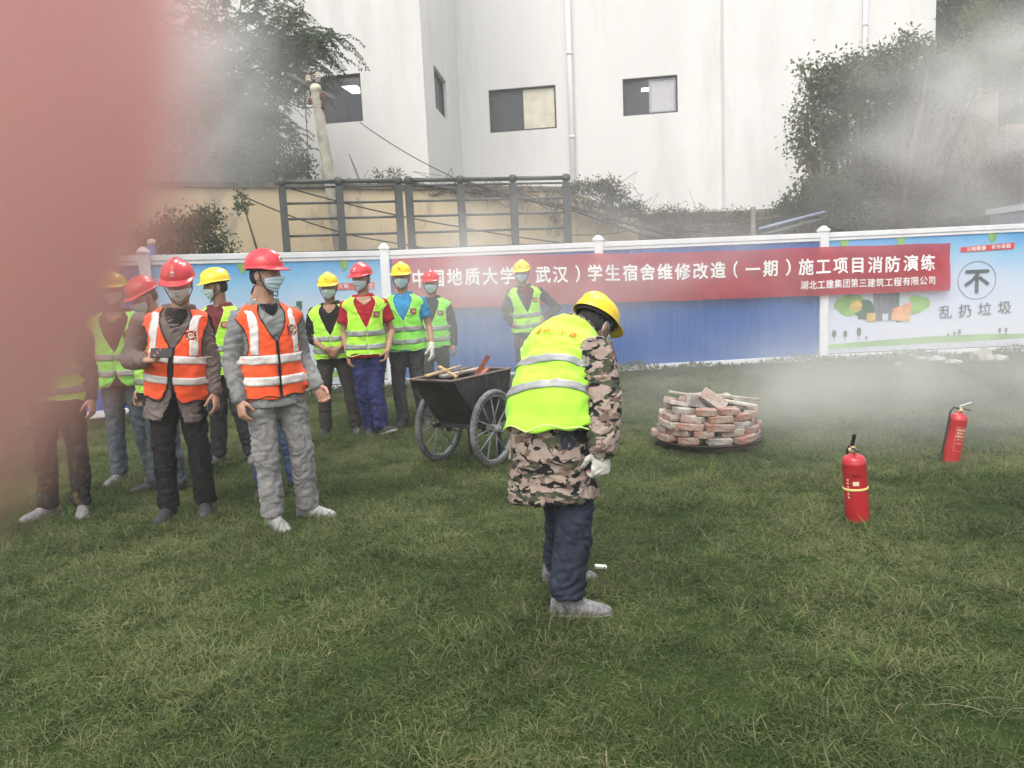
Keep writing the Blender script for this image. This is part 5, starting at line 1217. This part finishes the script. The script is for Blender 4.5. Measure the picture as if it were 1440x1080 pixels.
vine('thin dark creeper lying along the top of the cream wall behind the railing', [(500, 262, 14.0, .3, .07, 10, 20, .05), (540, 258, 14.1, .3, .10, 12, 20, .06), (590, 262, 14.3, .3, .08, 12, 20, .05), (640, 264, 14.5, .35, .10, 14, 20, .06), (690, 268, 14.7, .35, .14, 18, 20, .06), (740, 272, 14.95, .35, .13, 18, 20, .06), (785, 276, 15.15, .3, .13, 16, 20, .06), (778, 310, 15.1, .12, .3, 8, 20, .05)], .055, .03, m_dry)
vine('dense dark creeper mound right of the railing where the cream wall steps down', [(820, 268, 15.3, .35, .16, 34, 24, .06), (855, 262, 15.4, .30, .16, 34, 24, .06), (868, 280, 15.5, .25, .20, 30, 24, .06), (890, 295, 15.7, .28, .16, 28, 24, .06), (830, 290, 15.4, .3, .10, 14, 24, .06), (915, 305, 15.85, .3, .12, 22, 24, .06), (860, 305, 15.6, .3, .10, 14, 24, .06)], .06, .035, m_lf3)
vine('low creeper fringe along the top of the mossy retaining wall', [(940, 300, 16.2, .35, .10, 26, 24, .06), (985, 303, 16.2, .4, .10, 26, 24, .06), (1030, 303, 16.2, .4, .10, 26, 24, .06), (1075, 305, 16.2, .35, .12, 26, 24, .06), (1110, 300, 16.1, .35, .16, 26, 24, .06), (960, 318, 16.0, .4, .12, 14, 24, .07), (1060, 320, 16.0, .4, .1, 14, 24, .07)], .055, .03, m_lf3)
g = Geo(); b0_ = at(545, 262, 14.1)
for px, py in ((520, 246), (528, 236), (548, 234), (562, 238), (572, 244), (452, 240), (515, 258)): g.tube([b0_ if px > 500 else at(455, 262, 13.9), at((px + 545) / 2 if px > 500 else 454, (py + 262) / 2 - 3, 14.1), at(px, py, 14.1)], [.012, .008, .004], 4, soft=False)
tw = root('sapling', 'small bare twiggy sapling growing from the top of the cream wall', 'plant', tuple(b0_)); obj('twigs', g, m_bark, tw)
P_, _c = clumps(rg, np.array(at(545, 243, 14.1)), (.35, .1, .10), 16, 8, .04); obj('leaves', leaves(P_, rg.normal(size=P_.shape), .06, .025, rg), m_lf1, tw, smooth=False)

# right: overgrown ruin wall and trees
m_ruin = mat('ochre_ruin_plaster', (.30, .25, .17), .95, col2=(.40, .33, .22), scale=1.0, bump=.6, bscale=6, dirt=(.16, .12, .09), dscale=1.4, dlo=.45, dhi=.65)
g = Geo(); prev = None
for px0, px1, pyt in ((1218, 1262, 150), (1262, 1330, 125), (1330, 1405, 128), (1405, 1500, 178)):
    a, b = at(px0, pyt, 18.0), at(px1, pyt, 17.8); g.box(((a.x + b.x) / 2, 18.1, a.z / 2), ((b.x - a.x) / 2 - .001, .25 + .02 * len(g.f) / 6, a.z / 2))
single('ruined_wall', g, m_ruin, 'ochre remains of a building smothered in creepers at upper right', 'wall', loc=(12, 18, 0))
g = Geo(); a, b = at(1415, 196, 16.6), at(1520, 200, 16.6); g.box(((a.x + b.x) / 2, 16.6, a.z - .1), ((b.x - a.x) / 2, .6, .17)); a2 = a.copy(); g.box(((a.x + b.x) / 2 + .1, 16.7, a.z / 2 - .2), ((b.x - a.x) / 2 - .1, .5, a.z / 2 - .15))
single('pink_parapet', g, mat('faded_pink_plaster', (.46, .33, .30), .9, var=.15), 'small faded pink parapet showing through smoke at the right edge', 'building', loc=(12, 16.6, 0))
hut = root('white_hut', 'corner of a pale metal hut just above the right poster', 'hut', (10.5, 14.2, 0)); a, b = at(1440, 296, 14.2), at(1540, 280, 14.2)
g = Geo(); g.box(((a.x + b.x) / 2, 14.7, a.z / 2), ((b.x - a.x) / 2, .5, a.z / 2)); obj('wall', g, mat('lilac_panel', (.40, .39, .46), .6), hut, smooth=False)
g = Geo(); g.box(((a.x + b.x) / 2, 14.7, a.z + .06), ((b.x - a.x) / 2 + .05, .56, .055)); obj('roof', g, m_wht, hut, smooth=False)
bush('tree', 'large creeper laden tree leaning over the white wall at upper right', 'tree', 1215, 330, 17.0,
     [(1175, 150, 17.0, .8, .8, 130, 24, .16), (1210, 115, 17.0, 1.0, .55, 150, 24, .15), (1270, 95, 17.0, 1.0, .4, 110, 24, .15), (1150, 200, 17.0, .5, .6, 60, 22, .14), (1185, 230, 17.0, .6, .7, 90, 22, .14), (1240, 190, 17.3, .8, .5, 46, 22, .15), (1300, 130, 17.2, .9, .4, 60, 22, .15), (1350, 105, 17.0, .9, .45, 60, 24, .15),
      (1120, 180, 17.0, .2, .5, 12, 16, .10), (1140, 100, 17.0, .3, .2, 10, 16, .12), (1290, 62, 17.0, .4, .2, 16, 18, .12), (1150, 270, 17, .5, .35, 60, 22, .12), (1200, 275, 17, .6, .5, 70, 22, .13)], .11, .055, m_lf2, r0=.13)
bush('tree', 'tall dark tree filling the top right corner beside the white building', 'tree', 1420, 330, 22.5,
     [(1370, 30, 22.5, 1.2, 1.2, 120, 26, .22), (1430, 60, 22.0, 1.2, 1.0, 120, 26, .22), (1340, 80, 23, .7, .8, 70, 24, .2), (1400, -40, 22.5, 1.6, 1.2, 110, 26, .24), (1480, 0, 22, 1.4, 1.5, 90, 26, .24), (1440, 130, 21, 1.3, .9, 110, 26, .2), (1345, 10, 23, .6, 1.0, 70, 24, .2), (1480, 190, 20.5, 1.3, 1.2, 80, 26, .2), (1400, 60, 24, 1.5, 1.6, 130, 26, .25)], .17, .09, m_lf1, r0=.2)
bush('bush', 'yellow green sprays hanging in front of the dark tree at top right', 'bush', 1385, 330, 19.5, [(1375, 20, 19.5, .35, .3, 16, 20, .12), (1400, 50, 19.5, .4, .35, 16, 20, .12), (1430, 80, 19.2, .4, .15, 12, 20, .12), (1360, 60, 19.4, .3, .3, 9, 20, .12)], .12, .06, m_lf4, r0=.05)
bush('thicket', 'brown and green thicket of creepers hanging on the ochre ruin', 'bush', 1300, 330, 16.9,
     [(1250, 255, 16.8, .8, .6, 70, 20, .14), (1320, 280, 16.8, .9, .5, 90, 20, .14), (1390, 265, 16.6, .8, .6, 90, 20, .14), (1300, 225, 17.3, .9, .3, 22, 18, .14), (1210, 300, 16.8, .8, .35, 80, 22, .13), (1425, 235, 16.4, .5, .6, 60, 22, .13), (1280, 310, 16.6, 1.0, .25, 70, 22, .12), (1350, 240, 17.3, .4, .5, 22, 16, .12)], .10, .045, m_dry, r0=.05)
bush('thicket', 'dark green bush low at the left foot of the creeper laden tree', 'bush', 1140, 325, 16.4, [(1130, 290, 16.3, .5, .25, 60, 24, .09), (1165, 275, 16.4, .5, .4, 70, 24, .10), (1108, 298, 16.2, .3, .14, 30, 22, .07), (1185, 300, 16.2, .6, .3, 50, 24, .1)], .085, .045, m_lf1, r0=.05)
# hanging bare stems on the ruin
g = Geo()
for k in range(60):
    x = rg.uniform(1180, 1420); y = rg.uniform(130, 250); a = np.array(at(x, y, 17.5)); L = rg.uniform(.4, 1.5); dx = rg.normal() * .35
    g.tube([a, a + V(dx * .5, -.05, -L * .45), a + V(dx + rg.normal() * .1, -.03, -L)], [.012, .009, .005], 4, soft=False)
dv = root('dry_vine', 'tangle of bare brown stems hanging down the ochre ruin', 'vine', (10, 17.5, 0), 'vines on the walls'); obj('stems', g, m_bark, dv)
# blue post with pale ball seen at far left above the fence
lp = at(213, 352, 10.6); g = Geo(); t = root('ball_lamp_post', 'short blue post topped by a cream ball beyond the fence at left', 'post', (lp.x, lp.y, 0)); g.tube([(lp.x, lp.y, 0), (lp.x, lp.y, at(213, 345, 10.6).z)], .06, 14, soft=False); obj('post', g, m_blue, t)
g = Geo(); q = at(213, 341, 10.6); g.ellipsoid(tuple(q), (.06, .06, .05)); obj('ball', g, m_ylab, t)

# ------------------------------------------------------------------ grass
TONE = []
def blade_geo(n, rad, hmin, hmax, w, lean, segs, seed, flat=False):
    r_ = np.random.default_rng(seed); vs = []; fs = []; TONE.clear()
    for k in range(n):
        a = r_.uniform(0, 2 * math.pi); q = rad * math.sqrt(r_.uniform()); p = V(q * math.cos(a), q * math.sin(a), -.005); h = r_.uniform(hmin, hmax); az = r_.uniform(0, 2 * math.pi); le = lean * r_.uniform(.3, 1.3)
        d = V(math.cos(az), math.sin(az), 0); sd = V(-math.sin(az + r_.normal() * .6), math.cos(az + r_.normal() * .6), 0); cur = p.copy(); ang = .15 + le * .3; b = len(vs)
        for i in range(segs + 1):
            u = i / segs; ww = w * (1 - u ** 1.8) * .5 * r_.uniform(.9, 1.1)
            if i < segs: vs += [cur - sd * ww, cur + sd * ww]
            else: vs.append(cur.copy())
            ang += le / segs * 1.3; cur = cur + (d * math.sin(ang) + V(0, 0, 1) * math.cos(ang)) * h / segs; cur[2] = max(cur[2], .004)
        for i in range(segs - 1): c = b + 2 * i; fs.append((c, c + 1, c + 3, c + 2))
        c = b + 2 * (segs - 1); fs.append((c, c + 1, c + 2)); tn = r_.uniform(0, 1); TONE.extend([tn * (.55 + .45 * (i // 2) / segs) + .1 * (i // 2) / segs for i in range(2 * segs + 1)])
    return vs, fs
def grassmat(name, cols, scale=.8):
    m = bpy.data.materials.new(name); m.use_nodes = True; nt = m.node_tree; b = nt.nodes['Principled BSDF']; b.inputs['Roughness'].default_value = .65; b.inputs['Specular IOR Level'].default_value = .12
    oi = nt.nodes.new('ShaderNodeObjectInfo'); geo = nt.nodes.new('ShaderNodeNewGeometry'); n = nt.nodes.new('ShaderNodeTexNoise'); n.inputs['Scale'].default_value = scale; n.inputs['Detail'].default_value = 4
    nt.links.new(geo.outputs['Position'], n.inputs['Vector'])
    n2 = nt.nodes.new('ShaderNodeTexNoise'); n2.inputs['Scale'].default_value = 60; n2.inputs['Detail'].default_value = 1; nt.links.new(geo.outputs['Position'], n2.inputs['Vector'])
    add = nt.nodes.new('ShaderNodeMath'); add.operation = 'MULTIPLY_ADD'; add.inputs[1].default_value = .35; nt.links.new(oi.outputs['Random'], add.inputs[0])
    s2 = nt.nodes.new('ShaderNodeMath'); s2.operation = 'MULTIPLY_ADD'; s2.inputs[1].default_value = .5; k1 = nt.nodes.new('ShaderNodeMath'); k1.operation = 'MULTIPLY_ADD'; k1.inputs[1].default_value = 1.6; k1.inputs[2].default_value = -.27; nt.links.new(n.outputs[0], k1.inputs[0]); nt.links.new(n2.outputs[0], s2.inputs[0]); nt.links.new(k1.outputs[0], s2.inputs[2]); nt.links.new(s2.outputs[0], add.inputs[2])
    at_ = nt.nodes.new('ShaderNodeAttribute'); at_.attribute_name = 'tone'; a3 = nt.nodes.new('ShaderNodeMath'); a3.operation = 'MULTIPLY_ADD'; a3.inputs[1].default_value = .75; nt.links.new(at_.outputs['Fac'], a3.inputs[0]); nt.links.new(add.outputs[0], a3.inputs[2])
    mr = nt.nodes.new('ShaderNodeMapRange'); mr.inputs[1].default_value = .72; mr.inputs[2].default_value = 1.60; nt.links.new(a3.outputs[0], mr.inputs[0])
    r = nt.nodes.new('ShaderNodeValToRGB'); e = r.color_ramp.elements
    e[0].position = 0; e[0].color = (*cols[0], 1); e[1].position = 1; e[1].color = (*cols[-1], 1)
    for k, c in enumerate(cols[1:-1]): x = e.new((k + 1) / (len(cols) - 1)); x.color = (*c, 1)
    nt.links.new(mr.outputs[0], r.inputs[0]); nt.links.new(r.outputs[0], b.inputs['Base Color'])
    t = nt.nodes.new('ShaderNodeBsdfTranslucent'); ms = nt.nodes.new('ShaderNodeMixShader'); ms.inputs[0].default_value = .3; nt.links.new(r.outputs[0], t.inputs[0])
    nt.links.new(b.outputs[0], ms.inputs[1]); nt.links.new(t.outputs[0], ms.inputs[2]); nt.links.new(ms.outputs[0], nt.nodes['Material Output'].inputs[0]); return m
def scatter(name, label, geo, m, density, seed, smin, smax, patch=None, keep=0.0, tilt=.15):
    me = npmesh(name, np.array(geo[0]), geo[1], smooth=False)
    if len(TONE) == len(me.vertices): me.attributes.new('tone', 'FLOAT', 'POINT').data.foreach_set('value', np.array(TONE, np.float32))
    o = link(name, me, m); tag(o, label, 'grass', kind='stuff')
    ng = bpy.data.node_groups.new(name, 'GeometryNodeTree'); ng.interface.new_socket('Geometry', in_out='INPUT', socket_type='NodeSocketGeometry'); ng.interface.new_socket('Geometry', in_out='OUTPUT', socket_type='NodeSocketGeometry')
    N = ng.nodes.new; Lk = ng.links.new
    gi = N('NodeGroupInput'); go = N('NodeGroupOutput'); oi = N('GeometryNodeObjectInfo'); oi.inputs['Object'].default_value = LAWN; oi.transform_space = 'RELATIVE'
    dp = N('GeometryNodeDistributePointsOnFaces'); dp.inputs['Seed'].default_value = seed
    Lk(oi.outputs['Geometry'], dp.inputs['Mesh'])
    pos = N('GeometryNodeInputPosition'); nz = N('ShaderNodeTexNoise'); nz.inputs['Scale'].default_value = 1.1 if patch is None else patch; nz.inputs['Detail'].default_value = 4; Lk(pos.outputs[0], nz.inputs['Vector'])
    mr = N('ShaderNodeMapRange'); mr.inputs[1].default_value = .40 + keep; mr.inputs[2].default_value = .60 + keep; mr.inputs[3].default_value = .0 if keep else .85; mr.inputs[4].default_value = 1
    Lk(nz.outputs[0], mr.inputs[0]); mu = N('ShaderNodeMath'); mu.operation = 'MULTIPLY'; mu.inputs[1].default_value = density; Lk(mr.outputs[0], mu.inputs[0]); Lk(mu.outputs[0], dp.inputs['Density'])
    ip = N('GeometryNodeInstanceOnPoints'); Lk(dp.outputs['Points'], ip.inputs['Points']); Lk(gi.outputs[0], ip.inputs['Instance'])
    rv = N('FunctionNodeRandomValue'); rv.data_type = 'FLOAT_VECTOR'; rv.inputs[0].default_value = (-tilt, -tilt, 0); rv.inputs[1].default_value = (tilt, tilt, 6.283); rv.inputs['Seed'].default_value = seed + 1
    Lk(rv.outputs[0], ip.inputs['Rotation'])
    rs = N('FunctionNodeRandomValue'); rs.data_type = 'FLOAT'; rs.inputs[2].default_value = smin; rs.inputs[3].default_value = smax; rs.inputs['Seed'].default_value = seed + 2
    m2 = N('ShaderNodeMath'); m2.operation = 'MULTIPLY'; n3 = N('ShaderNodeTexNoise'); n3.inputs['Scale'].default_value = 2.3; Lk(pos.outputs[0], n3.inputs['Vector']); mr3 = N('ShaderNodeMapRange'); mr3.inputs[1].default_value = .35; mr3.inputs[2].default_value = .65; mr3.inputs[3].default_value = .7; mr3.inputs[4].default_value = 1.25
    Lk(n3.outputs[0], mr3.inputs[0]); Lk(rs.outputs[1], m2.inputs[0]); Lk(mr3.outputs[0], m2.inputs[1]); Lk(m2.outputs[0], ip.inputs['Scale'])
    Lk(ip.outputs[0], go.inputs[0]); md = o.modifiers.new('scatter', 'NODES'); md.node_group = ng; return o
gm1 = grassmat('lawn_blade', [(.018, .031, .009), (.038, .062, .019), (.068, .098, .031), (.108, .140, .050), (.19, .195, .09)])
gm2 = grassmat('straw_blade', [(.10, .10, .05), (.20, .18, .10), (.30, .27, .17)])
gm3 = grassmat('weed_blade', [(.05, .10, .022), (.085, .15, .035), (.13, .19, .06)])
for k in range(3):
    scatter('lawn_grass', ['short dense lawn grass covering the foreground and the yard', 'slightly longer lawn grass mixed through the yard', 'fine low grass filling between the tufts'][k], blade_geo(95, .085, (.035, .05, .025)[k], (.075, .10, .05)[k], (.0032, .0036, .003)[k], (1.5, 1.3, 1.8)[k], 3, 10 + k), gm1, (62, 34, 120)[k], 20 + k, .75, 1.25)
scatter('straw_grass', 'scattered pale dry blades lying in the lawn', blade_geo(7, .10, .06, .16, .0035, 1.9, 4, 31), gm2, 9, 41, .7, 1.3)
scatter('coarse_grass', 'tufts of broader brighter green weed blades in the lawn', blade_geo(22, .05, .08, .20, .0062, 1.5, 5, 32), gm3, 5.5, 42, .5, 1.15, keep=.08, patch=.9)
scatter('seed_stalks', 'thin pale seed stalks arching over the lawn', blade_geo(3, .06, .18, .34, .0024, 1.7, 7, 33), gm2, 1.6, 43, .6, 1.2, tilt=.3)
scatter('brown_litter', 'reddish brown dead leaf bits in the grass', blade_geo(5, .05, .02, .05, .008, 1.2, 2, 34), mat('red_brown_litter', (.20, .07, .035), .9, var=.4), 1.2, 44, .6, 1.3, keep=.1, patch=.6)
# taller weeds along the foot of the hoarding
rg2 = np.random.default_rng(9); Pn = []; Dn = []
for k in range(5200):
    x = rg2.uniform(160, 1460); r = fpx(x, 480)
    if r is None: continue
    i_, u_, z_ = r; o_ = abs(rg2.normal()) * .14 + .05; b = fpt(i_, u_, 0, o_); hh = (.03 + .13 * max(0, noise.noise((u_ * 1.1 + i_ * 7, 0, 0)) + .25)) * rg2.uniform(.3, 1.2); Pn.append(b + V(0, 0, hh)); Dn.append(rg2.normal(size=3) * .7 + V(0, 0, .6))
o = link('fence_weeds', npmesh('fence_weeds', *leaves(np.array(Pn), np.array(Dn), .075, .022, rg2), smooth=False), m_lf2); tag(o, 'low leafy weeds along the foot of the hoarding', 'weeds', kind='stuff')

# ------------------------------------------------------------------ photographer's finger, close to the lens
m_fing = mat('finger_skin', (.97, .54, .54), .6, var=.04, scale=300, sss=1.0)
m_fing.node_tree.nodes['Principled BSDF'].inputs['Subsurface Scale'].default_value = .02
g = Geo(); f0 = np.array(at(-292, 500, .0275)); f1 = np.array(at(-55, -400, .0275))
wr = f0 + V(-.150, -.035, .085); d = nrm(f0 - wr + V(0, 0, -.0))
# index finger down beside the lens, the others folded, thumb and palm above
kn = f1 + V(-.030, -.010, .018)
g.tube([f0, f0 * .5 + f1 * .5, f1, kn], [.0098, .0110, .0112, .0125], 20)
pal = [kn + V(.004, -.002, -.004), kn + V(-.012, -.01, .04), wr]
g.rings([[c + V(0, 0, 1) * math.cos(t) * ry + V(.25, -.97, 0) * (math.sin(t) * rx - rx * .7) for t in np.linspace(0, 2 * math.pi, 16, endpoint=False)] for c, rx, ry in ((kn + V(.006, 0, 0), .028, .010), (kn + V(-.02, -.004, 0), .038, .014), (kn + V(-.06, -.012, -.002), .040, .016), (wr + V(0, .02, 0), .028, .017), (wr + V(-.03, .01, 0), .027, .018))])
for k in range(3):
    b = kn + V(-.004 - .004 * k, -.021 * (k + 1), .0); g.tube([b + V(-.02, 0, 0), b + V(.018, 0, -.010), b + V(.012, 0, -.032), b + V(-.012, 0, -.034)], [.0095, .009, .0085, .0075], 12)
b = wr + V(.02, -.0, -.012); g.tube([b, b + V(.03, .01, -.035), b + V(.055, .012, -.055)], [.013, .011, .009], 12)
g.tube([wr, wr + V(-.05, -.06, .06), wr + V(-.14, -.16, .12)], [.027, .032, .038], 16)
hand = root('hand', 'blurred fingertip of the photographer covering the left edge of the view', 'hand', tuple(wr))
obj('skin', skin_over(g, .0022, 4), m_fing, hand)
g = Geo(); nl = [[f0 + V(.0062 * math.sin(u) + .0, .0066 * math.cos(u) + .0012, z) for u in np.linspace(-.9, .9, 8)] for z in np.linspace(-.004, .009, 6)]; g.rings(nl, cap=False, closed=False); obj('nail', g, mat('nail', (.7, .42, .38), .3), hand)
g = Geo(); w2 = wr + V(-.10, -.115, .09); g.tube([w2, w2 + V(-.08, -.10, .06), w2 + V(-.2, -.24, .12)], [.045, .05, .056], 20); obj('sleeve', skin_over(g, .006, 2, .004, 3), m_drk, hand)

# ------------------------------------------------------------------ smoke and haze
def volume_box(name, lo, hi, label):
    g = Geo(); g.box(((lo[0] + hi[0]) / 2, (lo[1] + hi[1]) / 2, (lo[2] + hi[2]) / 2), ((hi[0] - lo[0]) / 2, (hi[1] - lo[1]) / 2, (hi[2] - lo[2]) / 2)); m = bpy.data.materials.new(name); m.use_nodes = True; nt = m.node_tree; nt.nodes.clear()
    out = nt.nodes.new('ShaderNodeOutputMaterial'); pv = nt.nodes.new('ShaderNodeVolumePrincipled'); nt.links.new(pv.outputs[0], out.inputs['Volume'])
    o = single(name, g, m, label, name, kind='stuff', loc=(0, 0, 0)); return o, m, nt, pv
ho, hm_, nt, pv = volume_box('haze', (-45, -12, -1.2), (45, 60, 16.0), 'pale thin haze hanging over the whole yard')
pv.inputs['Color'].default_value = (.93, .93, .94, 1); pv.inputs['Density'].default_value = .004; pv.inputs['Anisotropy'].default_value = .2
# smoke plumes: centre, radii, density
PL = [((3.6, 7.0, .25), (3.2, 2.4, .70), .42), ((5.6, 8.8, .5), (4.2, 3.0, 1.1), .36), ((2.0, 7.3, .5), (1.5, 1.1, .8), .42), ((-.3, 9.2, 1.3), (2.1, 1.5, 1.5), .70), ((1.6, 10.9, 1.8), (5.5, 1.4, 1.8), .34), ((-5.6, 13.0, 4.4), (3.2, 2.4, 3.2), 1.1), ((8.8, 14.4, 3.6), (4.2, 2.2, 3.2), .62), ((9.6, 14.0, 4.6), (3.0, 2.0, 1.8), .35)]
so_, sm_, nt, pv = volume_box('smoke', (-9.5, 5.2, .0), (13.5, 16.4, 8.0), 'drifting pale smoke from the fire pit and over the trees')
pv.inputs['Color'].default_value = (.90, .90, .90, 1); pv.inputs['Anisotropy'].default_value = .1
tc = nt.nodes.new('ShaderNodeTexCoord'); n = nt.nodes.new('ShaderNodeTexNoise'); n.inputs['Scale'].default_value = .75; n.inputs['Detail'].default_value = 3; n.inputs['Distortion'].default_value = .6
mp = nt.nodes.new('ShaderNodeMapping'); mp.inputs['Scale'].default_value = (1, 1, 1.4); nt.links.new(tc.outputs['Object'], mp.inputs[0]); nt.links.new(mp.outputs[0], n.inputs['Vector'])
nr = nt.nodes.new('ShaderNodeMapRange'); nr.inputs[1].default_value = .42; nr.inputs[2].default_value = .66; nt.links.new(n.outputs[0], nr.inputs[0]); nr.inputs[3].default_value = .28
acc = None
for c, r_, dn in PL:
    m1 = nt.nodes.new('ShaderNodeMapping'); m1.vector_type = 'TEXTURE'; m1.inputs['Location'].default_value = c; m1.inputs['Scale'].default_value = r_; nt.links.new(tc.outputs['Object'], m1.inputs[0])
    ln = nt.nodes.new('ShaderNodeVectorMath'); ln.operation = 'LENGTH'; nt.links.new(m1.outputs[0], ln.inputs[0])
    m2 = nt.nodes.new('ShaderNodeMapRange'); m2.interpolation_type = 'SMOOTHSTEP'; m2.inputs[1].default_value = 0; m2.inputs[2].default_value = 1; m2.inputs[3].default_value = dn; m2.inputs[4].default_value = 0; nt.links.new(ln.outputs['Value'], m2.inputs[0])
    if acc is None: acc = m2.outputs[0]
    else: a = nt.nodes.new('ShaderNodeMath'); a.operation = 'ADD'; nt.links.new(acc, a.inputs[0]); nt.links.new(m2.outputs[0], a.inputs[1]); acc = a.outputs[0]
mu = nt.nodes.new('ShaderNodeMath'); mu.operation = 'MULTIPLY'; nt.links.new(acc, mu.inputs[0]); nt.links.new(nr.outputs[0], mu.inputs[1]); nt.links.new(mu.outputs[0], pv.inputs['Density'])
bpy.data.scenes.remove(TMP)
